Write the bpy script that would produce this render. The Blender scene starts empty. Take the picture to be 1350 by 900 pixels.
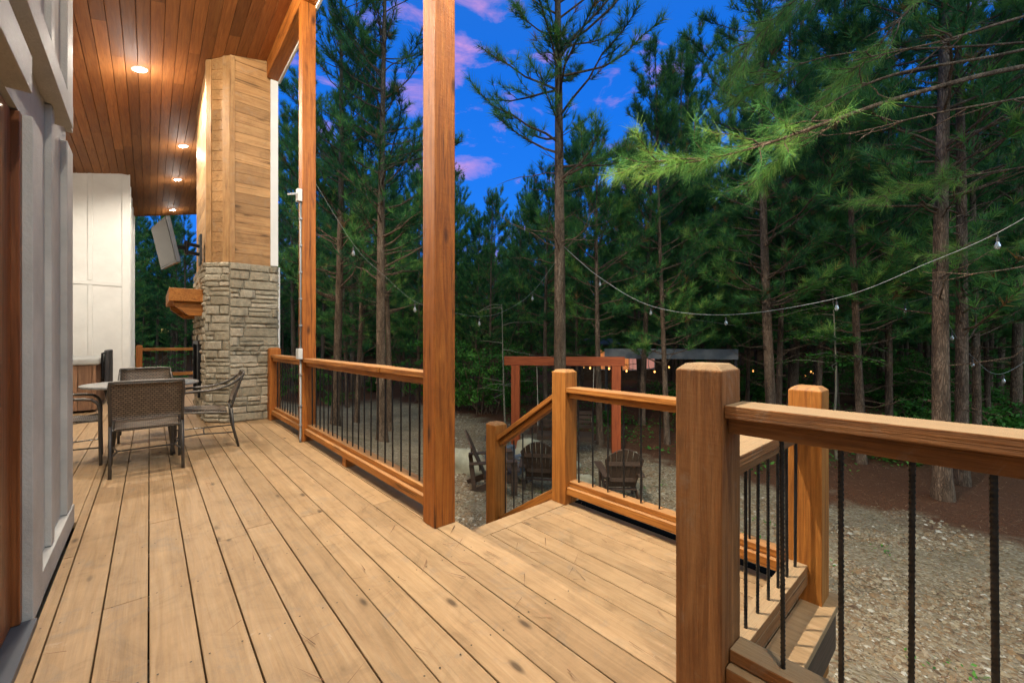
import bpy, math, random
import numpy as np
from mathutils import Vector, Matrix

random.seed(7)
RNG = np.random.default_rng(7)
SC = bpy.context.scene
COL = SC.collection
D = bpy.data

# ------------------------------------------------------------------ camera model
H = 1.13                       # eye height above the deck boards
FPX = 542.0
TH = math.atan2(478, 542)
ST, CT = math.sin(TH), math.cos(TH)

def at(px, py, depth):
    """photo pixel (1350x900) at a camera depth -> world point"""
    a = (px - 675) / FPX * depth
    return Vector((depth * ST + a * CT, depth * CT - a * ST, H + (450 - py) / FPX * depth))

def img(x, y):
    dz = x * ST + y * CT
    return 675 + FPX * (x * CT - y * ST) / max(dz, 1e-3), dz

def ss(a, b, x):
    t = min(1, max(0, (x - a) / (b - a)))
    return t * t * (3 - 2 * t)

def zt(x, y):
    z = -0.95 - 0.65 * ss(2.2, 6.0, x) - 0.0 * y
    z += 0.04 * math.sin(x * 1.3 + 1) * math.sin(y * 0.9) + 0.02 * math.sin(x * 3.1) * math.cos(y * 2.3)
    r = math.hypot(x, y)
    z += (9 if x > y * .6 else 5.5) * ss(40, 75, r)
    return z

# ------------------------------------------------------------------ node helpers
def new_mat(name):
    m = D.materials.new(name)
    m.use_nodes = True
    nt = m.node_tree
    b = nt.nodes['Principled BSDF']
    return m, nt, b

def N(nt, t, **kw):
    n = nt.nodes.new(t)
    for k, v in kw.items():
        if hasattr(n, k) and k not in ('inputs',):
            setattr(n, k, v)
    return n

def ramp(nt, stops, interp='LINEAR'):
    r = nt.nodes.new('ShaderNodeValToRGB')
    r.color_ramp.interpolation = interp
    e = r.color_ramp.elements
    while len(e) < len(stops):
        e.new(0.5)
    for i, (p, c) in enumerate(stops):
        e[i].position = p
        e[i].color = (c[0], c[1], c[2], 1) if not isinstance(c, (int, float)) else (c, c, c, 1)
    return r

def mixc(nt, fac, a, b, mode='MIX'):
    n = nt.nodes.new('ShaderNodeMix')
    n.data_type = 'RGBA'
    n.blend_type = mode
    for sock, v in ((n.inputs[0], fac), (n.inputs[6], a), (n.inputs[7], b)):
        if isinstance(v, (int, float)):
            sock.default_value = v
        elif isinstance(v, tuple):
            sock.default_value = (*v, 1)
        else:
            nt.links.new(v, sock)
    return n.outputs[2]

def math_n(nt, op, a, b=0.0):
    n = nt.nodes.new('ShaderNodeMath')
    n.operation = op
    for s, v in ((n.inputs[0], a), (n.inputs[1], b)):
        if isinstance(v, (int, float)):
            s.default_value = v
        else:
            nt.links.new(v, s)
    return n.outputs[0]

def noise(nt, vec, scale, detail=4, rough=0.55, dist=0.0):
    n = nt.nodes.new('ShaderNodeTexNoise')
    n.inputs['Scale'].default_value = scale
    n.inputs['Detail'].default_value = detail
    n.inputs['Roughness'].default_value = rough
    n.inputs['Distortion'].default_value = dist
    if vec is not None:
        nt.links.new(vec, n.inputs['Vector'])
    return n.outputs['Fac']

def coords(nt, scale=(1, 1, 1), rand=True, tone=False):
    tc = nt.nodes.new('ShaderNodeTexCoord')
    v = tc.outputs['Object']
    if rand:
        oi = nt.nodes.new('ShaderNodeObjectInfo')
        sc_ = nt.nodes.new('ShaderNodeVectorMath')
        sc_.operation = 'SCALE'
        sc_.inputs[0].default_value = (13.1, 7.7, 9.3)
        nt.links.new(oi.outputs['Random'], sc_.inputs['Scale'])
        ad = nt.nodes.new('ShaderNodeVectorMath')
        nt.links.new(v, ad.inputs[0])
        nt.links.new(sc_.outputs[0], ad.inputs[1])
        v = ad.outputs[0]
    if tone:
        at_ = nt.nodes.new('ShaderNodeAttribute')
        at_.attribute_name = 'tone'
        s2 = nt.nodes.new('ShaderNodeVectorMath')
        s2.operation = 'SCALE'
        s2.inputs[0].default_value = (31.0, 17.0, 23.0)
        nt.links.new(at_.outputs['Fac'], s2.inputs['Scale'])
        ad = nt.nodes.new('ShaderNodeVectorMath')
        nt.links.new(v, ad.inputs[0])
        nt.links.new(s2.outputs[0], ad.inputs[1])
        v = ad.outputs[0]
    mp = nt.nodes.new('ShaderNodeMapping')
    mp.inputs['Scale'].default_value = scale
    nt.links.new(v, mp.inputs['Vector'])
    return mp.outputs[0], v

def bump(nt, b, height, strength=0.3, dist=0.01):
    n = nt.nodes.new('ShaderNodeBump')
    n.inputs['Strength'].default_value = strength
    n.inputs['Distance'].default_value = dist
    nt.links.new(height, n.inputs['Height'])
    nt.links.new(n.outputs[0], b.inputs['Normal'])

_mc = {}
def wood(kind, axis):
    """stained or weathered lumber, grain along the axis"""
    key = (kind, axis)
    if key in _mc:
        return _mc[key]
    P = {
        # dark, mid, light, saw-mark bump, gloss, knots, tone spread, stain
        'post':   ((.16, .040, .005), (.355, .108, .013), (.49, .175, .030), .7, .55, .9, .15, .55),
        'rail':   ((.20, .064, .010), (.41, .150, .024), (.54, .24, .055), .6, .6, .6, .15, .4),
        'grey':   ((.13, .048, .013), (.255, .104, .029), (.37, .178, .064), 1.0, .75, .3, .1, .45),
        'deck':   ((.275, .172, .082), (.355, .228, .115), (.42, .285, .155), .35, .62, 1.0, .14, .7),
        'ceil':   ((.24, .085, .024), (.39, .148, .042), (.50, .215, .068), .15, .64, .35, .4, .1),
        'siding': ((.31, .155, .056), (.40, .22, .088), (.47, .285, .125), .25, .6, 1.0, .25, .8),
        'red':    ((.21, .040, .012), (.41, .088, .024), (.50, .13, .04), .3, .6, .3, .1, .1),
        'tub':    ((.13, .065, .035), (.24, .13, .075), (.32, .19, .11), .3, .7, .3, .4, .4),
        'door':   ((.10, .032, .010), (.19, .062, .018), (.25, .09, .028), .15, .4, .1, .1, .1),
        'brown':  ((.045, .028, .018), (.085, .052, .034), (.13, .085, .06), .2, .6, .1, .2, .2),
    }[kind]
    m, nt, b = new_mat('wood_%s_%d' % (kind, axis))
    tone = kind in ('deck', 'ceil', 'siding', 'tub', 'brown')
    sc = [1, 1, 1]
    for i in range(3):
        sc[i] = 1.0 if i == axis else 16.0
    v, raw = coords(nt, sc, True, tone)
    n1 = noise(nt, v, 1.6, 5, .6, 1.2)
    r = ramp(nt, [(.25, P[0]), (.5, P[1]), (.78, P[2])])
    nt.links.new(n1, r.inputs[0])
    sc2 = [1.5 if i == axis else 55.0 for i in range(3)]
    mp2 = nt.nodes.new('ShaderNodeMapping')
    mp2.inputs['Scale'].default_value = sc2
    nt.links.new(raw, mp2.inputs['Vector'])
    n2 = noise(nt, mp2.outputs[0], 2.2, 4, .7)
    lo2 = {'deck': .88, 'siding': .88}.get(kind, .74)
    r2 = ramp(nt, [(.3, lo2), (.7, 1.08)])
    nt.links.new(n2, r2.inputs[0])
    c = mixc(nt, 1.0, r.outputs[0], r2.outputs[0], 'MULTIPLY')
    # weather stains
    n3 = noise(nt, raw, 4.6, 8, .72, .8)
    r3 = ramp(nt, [(.35, 1.18), (.52, 1.0), (.72, .6)])
    nt.links.new(n3, r3.inputs[0])
    c = mixc(nt, P[7], c, mixc(nt, 1.0, c, r3.outputs[0], 'MULTIPLY'))
    if kind in ('deck', 'grey', 'siding'):
        n4 = noise(nt, raw, 4.2, 9, .75, 1.4)
        r4 = ramp(nt, [(.55, 0.0), (.66, .42)])
        nt.links.new(n4, r4.inputs[0])
        gc = {'deck': (.21, .175, .13), 'grey': (.26, .2, .14), 'siding': (.34, .25, .17)}[kind]
        c = mixc(nt, r4.outputs[0], c, gc)
        if kind == 'deck':
            n5 = noise(nt, raw, 5.2, 7, .75, 1.5)
            r5 = ramp(nt, [(.66, 0.0), (.75, .5)])
            nt.links.new(n5, r5.inputs[0])
            c = mixc(nt, r5.outputs[0], c, (.62, .56, .47))
    if kind in ('post', 'rail', 'grey', 'siding'):   # drying cracks along the grain
        mpc_ = nt.nodes.new('ShaderNodeMapping')
        mpc_.inputs['Scale'].default_value = [.9 if i == axis else 34.0 for i in range(3)]
        nt.links.new(raw, mpc_.inputs['Vector'])
        n7 = noise(nt, mpc_.outputs[0], 1.3, 3, .6, .4)
        r7 = ramp(nt, [(.63, 0.0), (.68, .75)])
        nt.links.new(n7, r7.inputs[0])
        c = mixc(nt, r7.outputs[0], c, tuple(x * .28 for x in P[0]))
    # knots
    kv = nt.nodes.new('ShaderNodeTexVoronoi')
    kv.inputs['Scale'].default_value = 1.0
    mpk = nt.nodes.new('ShaderNodeMapping')
    ks = [2.3 if i == axis else 6.5 for i in range(3)]
    mpk.inputs['Scale'].default_value = ks
    nt.links.new(raw, mpk.inputs['Vector'])
    nt.links.new(mpk.outputs[0], kv.inputs['Vector'])
    kk = {'siding': 2.3, 'post': 1.9, 'deck': 1.3}.get(kind, 1.2)
    rk = ramp(nt, [(.035 * kk, 1.0), (.06 * kk, .6), (.085 * kk, .12), (.13 * kk, 0.0)])
    nt.links.new(kv.outputs['Distance'], rk.inputs[0])
    kf = math_n(nt, 'MULTIPLY', rk.outputs[0], P[5])
    c = mixc(nt, kf, c, tuple(x * .35 for x in P[0]))
    if tone:
        a_ = nt.nodes.new('ShaderNodeAttribute')
        a_.attribute_name = 'tone'
        mr = ramp(nt, [(0, 1 - P[6]), (1, 1 + P[6] * .45)])
        nt.links.new(a_.outputs['Fac'], mr.inputs[0])
        c = mixc(nt, 1.0, c, mr.outputs[0], 'MULTIPLY')
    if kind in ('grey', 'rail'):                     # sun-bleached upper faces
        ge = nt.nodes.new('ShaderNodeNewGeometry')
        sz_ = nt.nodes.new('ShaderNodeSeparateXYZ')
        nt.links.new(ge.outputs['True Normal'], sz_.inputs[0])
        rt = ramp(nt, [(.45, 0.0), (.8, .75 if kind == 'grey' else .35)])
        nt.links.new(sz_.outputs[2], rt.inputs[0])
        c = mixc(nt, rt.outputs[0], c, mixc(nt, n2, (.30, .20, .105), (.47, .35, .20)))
    nt.links.new(c, b.inputs['Base Color'])
    rr = ramp(nt, [(.3, P[4] - .12), (.7, P[4] + .12)])
    nt.links.new(n2, rr.inputs[0])
    nt.links.new(rr.outputs[0], b.inputs['Roughness'])
    b.inputs['Specular IOR Level'].default_value = .35
    # saw marks across + fibres along
    wv = nt.nodes.new('ShaderNodeMapping')
    wv.inputs['Scale'].default_value = [75.0 if i == axis else 14.0 for i in range(3)]
    nt.links.new(raw, wv.inputs['Vector'])
    n6 = noise(nt, wv.outputs[0], 1.0, 2, .5)
    hsum = math_n(nt, 'ADD', n2, math_n(nt, 'MULTIPLY', n6, .22 if P[3] >= .5 else .1))
    bump(nt, b, hsum, P[3], .006)
    _mc[key] = m
    return m

def plain(name, col, rough=.5, metal=0.0, var=.12, vscale=6.0, bmp=0.0, bscale=40.0, spec=.5, emit=None, trans=0.0):
    if name in _mc:
        return _mc[name]
    m, nt, b = new_mat(name)
    v, raw = coords(nt)
    n1 = noise(nt, raw, vscale, 6, .65)
    lo = tuple(c * (1 - var * 2) for c in col)
    hi = tuple(min(1, c * (1 + var * 1.4)) for c in col)
    r = ramp(nt, [(.3, lo), (.7, hi)])
    nt.links.new(n1, r.inputs[0])
    nt.links.new(r.outputs[0], b.inputs['Base Color'])
    b.inputs['Roughness'].default_value = rough
    b.inputs['Metallic'].default_value = metal
    b.inputs['Specular IOR Level'].default_value = spec
    if trans:
        b.inputs['Transmission Weight'].default_value = trans
    if bmp:
        n2 = noise(nt, raw, bscale, 4, .6)
        bump(nt, b, n2, bmp, .004)
    if emit:
        b.inputs['Emission Color'].default_value = (*emit[0], 1)
        b.inputs['Emission Strength'].default_value = emit[1]
    _mc[name] = m
    return m

# ------------------------------------------------------------------ mesh builder
class MB:
    def __init__(s):
        s.v, s.f, s.t, s.mi = [], [], [], []
    def add(s, vs, fs, tone=0.5, mi=0):
        o = len(s.v)
        s.v += [tuple(p) for p in vs]
        s.t += [tone] * len(vs)
        for f in fs:
            s.f.append(tuple(i + o for i in f))
            s.mi.append(mi)
    def box(s, x0, x1, y0, y1, z0, z1, tone=.5, M=None, mi=0):
        vs = [Vector((x, y, z)) for x in (x0, x1) for y in (y0, y1) for z in (z0, z1)]
        if M is not None:
            vs = [M @ p for p in vs]
        s.add(vs, [(0, 1, 3, 2), (4, 6, 7, 5), (0, 4, 5, 1), (2, 3, 7, 6), (0, 2, 6, 4), (1, 5, 7, 3)], tone, mi)
    def bar(s, a, b, w, h, tone=.5, up=(0, 0, 1)):
        """rectangular bar from a to b"""
        a, b = Vector(a), Vector(b)
        d = (b - a).normalized()
        u = Vector(up)
        if abs(d.dot(u)) > .98:
            u = Vector((0, 1, 0))
        sd = d.cross(u).normalized()
        u = sd.cross(d)
        vs = []
        for p in (a, b):
            for i, j in ((-1, -1), (1, -1), (1, 1), (-1, 1)):
                vs.append(p + sd * (w / 2 * i) + u * (h / 2 * j))
        s.add(vs, [(0, 3, 2, 1), (4, 5, 6, 7), (0, 1, 5, 4), (1, 2, 6, 5), (2, 3, 7, 6), (3, 0, 4, 7)], tone)
    def tube(s, pts, rad, sides=8, tone=.5, cap=True):
        pts = [Vector(p) for p in pts]
        n = len(pts)
        if isinstance(rad, (int, float)):
            rad = [rad] * n
        vs = []
        ref = None
        for i, p in enumerate(pts):
            d = (pts[min(i + 1, n - 1)] - pts[max(i - 1, 0)])
            if d.length < 1e-9:
                d = Vector((0, 0, 1))
            d.normalize()
            if ref is None:
                ref = Vector((1, 0, 0)) if abs(d.x) < .8 else Vector((0, 1, 0))
            sd = d.cross(ref).normalized()
            ref = sd.cross(d).normalized()
            for k in range(sides):
                a = 2 * math.pi * k / sides
                vs.append(p + (sd * math.cos(a) + ref * math.sin(a)) * rad[i])
        fs = []
        for i in range(n - 1):
            for k in range(sides):
                k2 = (k + 1) % sides
                fs.append((i * sides + k, i * sides + k2, (i + 1) * sides + k2, (i + 1) * sides + k))
        if cap:
            fs.append(tuple(range(sides - 1, -1, -1)))
            fs.append(tuple((n - 1) * sides + k for k in range(sides)))
        s.add(vs, fs, tone)
    def lathe(s, prof, c=(0, 0, 0), sides=20, tone=.5):
        vs, fs = [], []
        n = len(prof)
        for r, z in prof:
            for k in range(sides):
                a = 2 * math.pi * k / sides
                vs.append((c[0] + r * math.cos(a), c[1] + r * math.sin(a), c[2] + z))
        for i in range(n - 1):
            for k in range(sides):
                k2 = (k + 1) % sides
                fs.append((i * sides + k, i * sides + k2, (i + 1) * sides + k2, (i + 1) * sides + k))
        fs.append(tuple(range(sides - 1, -1, -1)))
        fs.append(tuple((n - 1) * sides + k for k in range(sides)))
        s.add(vs, fs, tone)
    def prism(s, poly, z0, z1, tone=.5):
        n = len(poly)
        vs = [(x, y, z0) for x, y in poly] + [(x, y, z1) for x, y in poly]
        fs = [tuple(range(n - 1, -1, -1)), tuple(range(n, 2 * n))]
        fs += [(i, (i + 1) % n, n + (i + 1) % n, n + i) for i in range(n)]
        s.add(vs, fs, tone)
    def build(s, name, mat, parent=None, o=None, bevel=0.0, smooth=False, seg=2):
        me = D.meshes.new(name)
        if o is None:
            o = Vector((0, 0, 0))
            if parent is not None:
                o = parent.matrix_world.translation if False else Vector(parent.get('_o', (0, 0, 0)))
        o = Vector(o)
        me.from_pydata([(p[0] - o.x, p[1] - o.y, p[2] - o.z) for p in s.v], [], s.f)
        for m in (mat if isinstance(mat, (list, tuple)) else [mat]):
            me.materials.append(m)
        if isinstance(mat, (list, tuple)):
            me.polygons.foreach_set('material_index', s.mi)
        at_ = me.attributes.new('tone', 'FLOAT', 'POINT')
        at_.data.foreach_set('value', s.t)
        if smooth:
            me.polygons.foreach_set('use_smooth', [True] * len(me.polygons))
        me.update()
        ob = D.objects.new(name, me)
        COL.objects.link(ob)
        if parent is not None:
            ob.parent = parent
        else:
            ob.location = o
        if bevel:
            bm = ob.modifiers.new('bevel', 'BEVEL')
            bm.width = bevel
            bm.segments = seg
            bm.limit_method = 'ANGLE'
        return ob

def np_mesh(name, verts, faces, mats, tone=None, parent=None, mi=None, smooth=False, loc=None):
    """faces: (n,3) int array"""
    me = D.meshes.new(name)
    nv, nf = len(verts), len(faces)
    k = faces.shape[1]
    me.vertices.add(nv)
    me.vertices.foreach_set('co', np.ascontiguousarray(verts, np.float32).ravel())
    me.loops.add(nf * k)
    me.loops.foreach_set('vertex_index', np.ascontiguousarray(faces, np.int32).ravel())
    me.polygons.add(nf)
    me.polygons.foreach_set('loop_start', np.arange(nf, dtype=np.int32) * k)
    me.polygons.foreach_set('loop_total', np.full(nf, k, np.int32))
    for m in mats:
        me.materials.append(m)
    if tone is not None:
        a = me.attributes.new('tone', 'FLOAT', 'POINT')
        a.data.foreach_set('value', np.ascontiguousarray(tone, np.float32))
    if smooth:
        me.polygons.foreach_set('use_smooth', np.ones(nf, bool))
    me.update(calc_edges=True)
    me.validate()
    ob = D.objects.new(name, me)
    COL.objects.link(ob)
    if parent is not None:
        ob.parent = parent
    if loc is not None:
        ob.location = loc
    return ob

def tag(o, label=None, cat=None, group=None, kind=None):
    if label: o['label'] = label
    if cat: o['category'] = cat
    if group: o['group'] = group
    if kind: o['kind'] = kind
    return o

ORI = {}
def thing(name, loc, label, cat, group=None, rz=0.0):
    e = D.objects.new(name, None)
    e.empty_display_size = .1
    COL.objects.link(e)
    e.location = loc
    e.rotation_euler = (0, 0, rz)
    ORI[e] = Vector(loc)
    return tag(e, label, cat, group)

def kids(o):
    return [c for c in D.objects if c.parent == o]

def copy_tree(o, parent=None):
    c = o.copy()
    COL.objects.link(c)
    if parent is not None:
        c.parent = parent
    for ch in kids(o):
        copy_tree(ch, c)
    return c

# ------------------------------------------------------------------ common materials
M_REBAR = plain('rebar_black', (.034, .034, .035), .32, .55, .3, 30)
M_WHITE = plain('white_paint', (.72, .72, .70), .55, 0, .04, 3, .15, 60)
M_WHITE_SHADED = plain('white_siding_shaded', (.43, .425, .40), .65, 0, .10, 3, .6, 80)  # white wall paint with the near wall's shade put into the colour
M_BLACK = plain('black_metal', (.012, .012, .013), .4, .4, .2)
M_PVC = plain('grey_conduit', (.26, .27, .27), .45, 0, .06)
M_CONC = plain('mortar', (.36, .33, .26), .9, 0, .15, 12, .5, 60)

# ------------------------------------------------------------------ ground
def make_ground():
    xs = np.concatenate([np.linspace(-120, -8, 16), np.linspace(-6, 14, 81), np.linspace(15, 40, 26), np.linspace(44, 160, 24)])
    ys = np.concatenate([np.linspace(-120, -12, 16), np.linspace(-10, 22, 100), np.linspace(24, 50, 20), np.linspace(55, 160, 22)])
    V = np.array([(x, y, zt(x, y)) for y in ys for x in xs])
    nx, ny = len(xs), len(ys)
    F = np.array([(j * nx + i, j * nx + i + 1, (j + 1) * nx + i + 1, (j + 1) * nx + i) for j in range(ny - 1) for i in range(nx - 1)])
    m, nt, b = new_mat('gravel_and_pine_straw')
    v, raw = coords(nt, rand=False)
    # gravel
    vo = nt.nodes.new('ShaderNodeTexVoronoi')
    vo.inputs['Scale'].default_value = 34
    nt.links.new(raw, vo.inputs['Vector'])
    rg = ramp(nt, [(0, (.19, .135, .07)), (.3, (.32, .255, .155)), (.6, (.26, .21, .145)), (.85, (.41, .35, .24)), (1, (.15, .105, .06))])
    sep = nt.nodes.new('ShaderNodeSeparateColor')
    nt.links.new(vo.outputs['Color'], sep.inputs[0])
    nt.links.new(sep.outputs[0], rg.inputs[0])
    big = noise(nt, raw, .8, 5, .65)
    rb = ramp(nt, [(.3, .62), (.7, 1.15)])
    nt.links.new(big, rb.inputs[0])
    grav = mixc(nt, 1.0, rg.outputs[0], rb.outputs[0], 'MULTIPLY')
    # mossy / dirt wear
    nm = noise(nt, raw, 1.1, 5, .7, .5)
    rm = ramp(nt, [(.55, 0.0), (.72, .7)])
    nt.links.new(nm, rm.inputs[0])
    grav = mixc(nt, rm.outputs[0], grav, (.10, .085, .04))
    # pine straw
    st, _ = coords(nt, (9, 30, 9), False)
    ns = noise(nt, st, 3.0, 6, .7, 2.0)
    rs = ramp(nt, [(.3, (.04, .017, .009)), (.5, (.12, .048, .022)), (.75, (.23, .115, .055))])
    nt.links.new(ns, rs.inputs[0])
    ne = noise(nt, raw, 1.3, 4, .6)
    sx = nt.nodes.new('ShaderNodeSeparateXYZ')
    nt.links.new(raw, sx.inputs[0])
    e = math_n(nt, 'ADD', math_n(nt, 'SUBTRACT', sx.outputs[0], 8.4), math_n(nt, 'MULTIPLY', math_n(nt, 'SUBTRACT', ne, .5), 3.0))
    re = ramp(nt, [(.0, 0.0), (.7, 1.0)])
    nt.links.new(e, re.inputs[0])
    e2 = math_n(nt, 'MULTIPLY', math_n(nt, 'SUBTRACT', sx.outputs[1], 17.0), .5)
    fac = math_n(nt, 'MAXIMUM', re.outputs[0], e2)
    fac.node.use_clamp = True
    c = mixc(nt, fac, grav, rs.outputs[0])
    nt.links.new(c, b.inputs['Base Color'])
    b.inputs['Roughness'].default_value = .9
    b.inputs['Specular IOR Level'].default_value = .2
    hd = math_n(nt, 'MULTIPLY', vo.outputs['Distance'], -1.0)
    bump(nt, b, math_n(nt, 'ADD', hd, math_n(nt, 'MULTIPLY', ns, .5)), .8, .02)
    g = np_mesh('ground', V, F, [m], None, smooth=True)
    tag(g, kind='structure')

make_ground()

def make_gravel():
    """loose stones near the deck, as one uncountable layer"""
    m, nt, b = new_mat('loose_stone')
    a = nt.nodes.new('ShaderNodeAttribute')
    a.attribute_name = 'tone'
    r = ramp(nt, [(0, (.09, .055, .03)), (.2, (.27, .17, .08)), (.4, (.23, .185, .12)), (.6, (.36, .29, .18)), (.8, (.17, .105, .05)), (.94, (.40, .345, .25)), (1, (.52, .48, .39))])
    nt.links.new(a.outputs['Fac'], r.inputs[0])
    _, raw = coords(nt, rand=False)
    nn = noise(nt, raw, 60, 4, .6)
    rr = ramp(nt, [(.3, .75), (.7, 1.15)])
    nt.links.new(nn, rr.inputs[0])
    nt.links.new(mixc(nt, 1.0, r.outputs[0], rr.outputs[0], 'MULTIPLY'), b.inputs['Base Color'])
    b.inputs['Roughness'].default_value = .8
    octv = np.array([(1, 0, 0), (0, 1, 0), (-1, 0, 0), (0, -1, 0), (0, 0, 1), (0, 0, -1),
                     (.72, .72, 0.1), (-.72, .72, .05), (-.72, -.72, 0), (.72, -.72, 0.1)], float)
    octf = np.array([(0, 6, 4), (6, 1, 4), (1, 7, 4), (7, 2, 4), (2, 8, 4), (8, 3, 4), (3, 9, 4), (9, 0, 4)])
    pts = []
    n_try = 330000
    X = RNG.uniform(1.9, 9.2, n_try)
    Y = RNG.uniform(-1.6, 13, n_try)
    for x, y in zip(X, Y):
        px, dz = img(x, y)
        if dz < 1.2 or px < 585 or px > 1400:
            continue
        if x < 2.75 and y < 2.4:
            continue
        if x > 8.4 + math.sin(y * 2.1) * .4 + random.gauss(0, .25):
            continue
        if random.random() > min(1, (4.0 / dz) ** 1.9):
            continue
        pn = math.sin(x * 1.9 + 1.3 * math.sin(y * 1.7)) * math.cos(y * 1.5 + .8 * math.sin(x * 2.3 + 1)) + .35 * math.sin(x * 5.1 + y * 3.7) + .16 * (x - 5.5) * (y < 3)
        if random.random() < ss(.15, .75, pn) * .93:
            continue
        pts.append((x, y))
    n = len(pts)
    P = np.array(pts)
    Z = np.array([zt(x, y) for x, y in pts])
    dist = np.hypot(P[:, 0], P[:, 1])
    S = RNG.lognormal(-4.68, .42, n) * (1 + np.clip(dist - 4, 0, 6) * .10)
    V = np.repeat(octv[None], n, 0)
    V = V + RNG.normal(0, .16, V.shape)
    V *= S[:, None, None]
    V[:, :, 2] *= RNG.uniform(.45, .8, n)[:, None]
    V[:, :, 0] *= RNG.uniform(.75, 1.35, n)[:, None]
    ang = RNG.uniform(0, 6.28, n)
    c, s_ = np.cos(ang)[:, None], np.sin(ang)[:, None]
    vx = V[:, :, 0] * c - V[:, :, 1] * s_
    vy = V[:, :, 0] * s_ + V[:, :, 1] * c
    V[:, :, 0], V[:, :, 1] = vx + P[:, 0:1], vy + P[:, 1:2]
    V[:, :, 2] += (Z + S * .15)[:, None]
    F = (octf[None] + (np.arange(n) * len(octv))[:, None, None]).reshape(-1, 3)
    T = np.repeat(RNG.random(n), len(octv))
    g = np_mesh('gravel', V.reshape(-1, 3), F, [m], T)
    tag(g, 'loose tan and grey pebbles covering the yard beside the deck', 'gravel', kind='stuff')
    # pine straw
    def straw_zone(n, f):
        q = []
        while len(q) < n:
            r_ = f()
            if r_: q.append(r_)
        return q
    def z_deck():
        x, y = random.uniform(-.25, 1.4), abs(random.gauss(0, 3.5))
        if x < .3 and random.random() < .6: return None
        return (x, y, .003)
    def z_land():
        return (random.uniform(1.5, 2.6), random.uniform(.65, 2.2), ZL_ + .003)
    def z_gravel():
        x, y = random.uniform(3, 8.3), random.uniform(-1.5, 12)
        return (x, y, zt(x, y) + .014)
    ZL_ = -.185
    extra = straw_zone(110, z_deck) + straw_zone(45, z_land) + straw_zone(2600, z_gravel)
    n = 26000
    X = RNG.uniform(7.2, 17, n); Y = RNG.uniform(-3, 17, n)
    keep = X > 8.0 + RNG.normal(0.4, .5, n)
    X, Y = X[keep], Y[keep]
    Z = np.array([zt(a_, b_) for a_, b_ in zip(X, Y)])
    ex = np.array(extra)
    X = np.concatenate([X, ex[:, 0]]); Y = np.concatenate([Y, ex[:, 1]]); Z = np.concatenate([Z, ex[:, 2]])
    n = len(X)
    L = RNG.uniform(.06, .16, n); A = RNG.uniform(0, 6.28, n); W = RNG.uniform(.003, .007, n); W[-len(ex):] *= .35; W[-2600:] *= 2.0
    d = np.stack([np.cos(A), np.sin(A), np.where(np.arange(n) < n - len(ex), RNG.uniform(-.1, .25, n), .01)], 1)
    sd = np.stack([-np.sin(A), np.cos(A), np.zeros(n)], 1)
    base = np.stack([X, Y, Z + .006], 1)
    V = np.stack([base - sd * W[:, None], base + sd * W[:, None], base + d * L[:, None]], 1).reshape(-1, 3)
    F = np.arange(n * 3).reshape(-1, 3)
    m2, nt, b = new_mat('straw_needles')
    a = nt.nodes.new('ShaderNodeAttribute'); a.attribute_name = 'tone'
    r = ramp(nt, [(0, (.05, .02, .01)), (.5, (.16, .07, .035)), (1, (.32, .19, .10))])
    nt.links.new(a.outputs['Fac'], r.inputs[0]); nt.links.new(r.outputs[0], b.inputs['Base Color'])
    b.inputs['Roughness'].default_value = .85
    g = np_mesh('pine_straw', V, F, [m2], np.repeat(RNG.random(n), 3))
    tag(g, 'reddish brown fallen pine needles under the trees', 'pine straw', kind='stuff')

make_gravel()

# ------------------------------------------------------------------ deck and landing
XE = 1.43            # outer edge line of the deck (outer face of tall posts)
YEND = 16.6
BW = .1407; GAP = .0048
def boards_y(mb, x0, x1, y0, y1, ztop, th, rnd, seam=(4.2, 8)):
    x = x1
    while x > x0 + .02:
        xa = max(x0, x - BW)
        y = y0 - rnd.uniform(0, 2)
        while y < y1:
            y2 = min(y1, y + rnd.uniform(*seam))
            if y1 - y2 < .4: y2 = y1
            if y2 > y0 + .05:
                dz = rnd.uniform(-.0012, .0012)
                mb.box(xa, x, max(y, y0) + .0015, y2 - .0015, ztop - th + dz, ztop + dz, rnd.random())
            y = y2
        x -= BW + GAP
rnd = random.Random(5)
mb = MB()
boards_y(mb, -.34, XE + .02, -3.0, YEND, 0, .036, rnd)
boards_y(mb, -3.5, -.342, 3.74, 12.42, 0, .036, rnd)
rs_ = random.Random(3)
x = XE + .02
while x > -.3:                                   # deck screws over the joists
    y = -2.98
    while y < YEND:
        for dx in (.025, BW - .025):
            cx_, cy_ = x - dx + rs_.gauss(0, .003), y + .02 + rs_.gauss(0, .006)
            mb.add([(cx_ + .0038 * math.cos(k * math.pi / 3), cy_ + .0038 * math.sin(k * math.pi / 3), .0016) for k in range(6)], [(0, 1, 2, 3, 4, 5)], .5, 1)
        y += .6
    x -= BW + GAP
deck = mb.build('deck', [wood('deck', 1), plain('screw_head', (.06, .045, .03), .6, .3)], bevel=.0035)
tag(deck, kind='structure')
mb = MB()
for x in (-.25, .3, .85, XE - .06):
    mb.box(x - .02, x + .02, -3.0, YEND - .02, -.26, -.045, .3)
mb.box(XE - .03, XE + .012, -3.0, .40, -.26, -.041, .3)
y = -3.0
while y < YEND:
    mb.box(-3.4 if 3.9 < y < 12.3 else -.3, XE - .05, y, y + .04, -.26, -.048, .2)
    y += .6
for y in (3.0, 5.1, 8.0, 11, 14, 16.3):
    mb.box(XE - .2, XE - .06, y, y + .14, -2.0, -.262, .4)
tag(mb.build('deck_frame', wood('brown', 1)), kind='structure')

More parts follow.
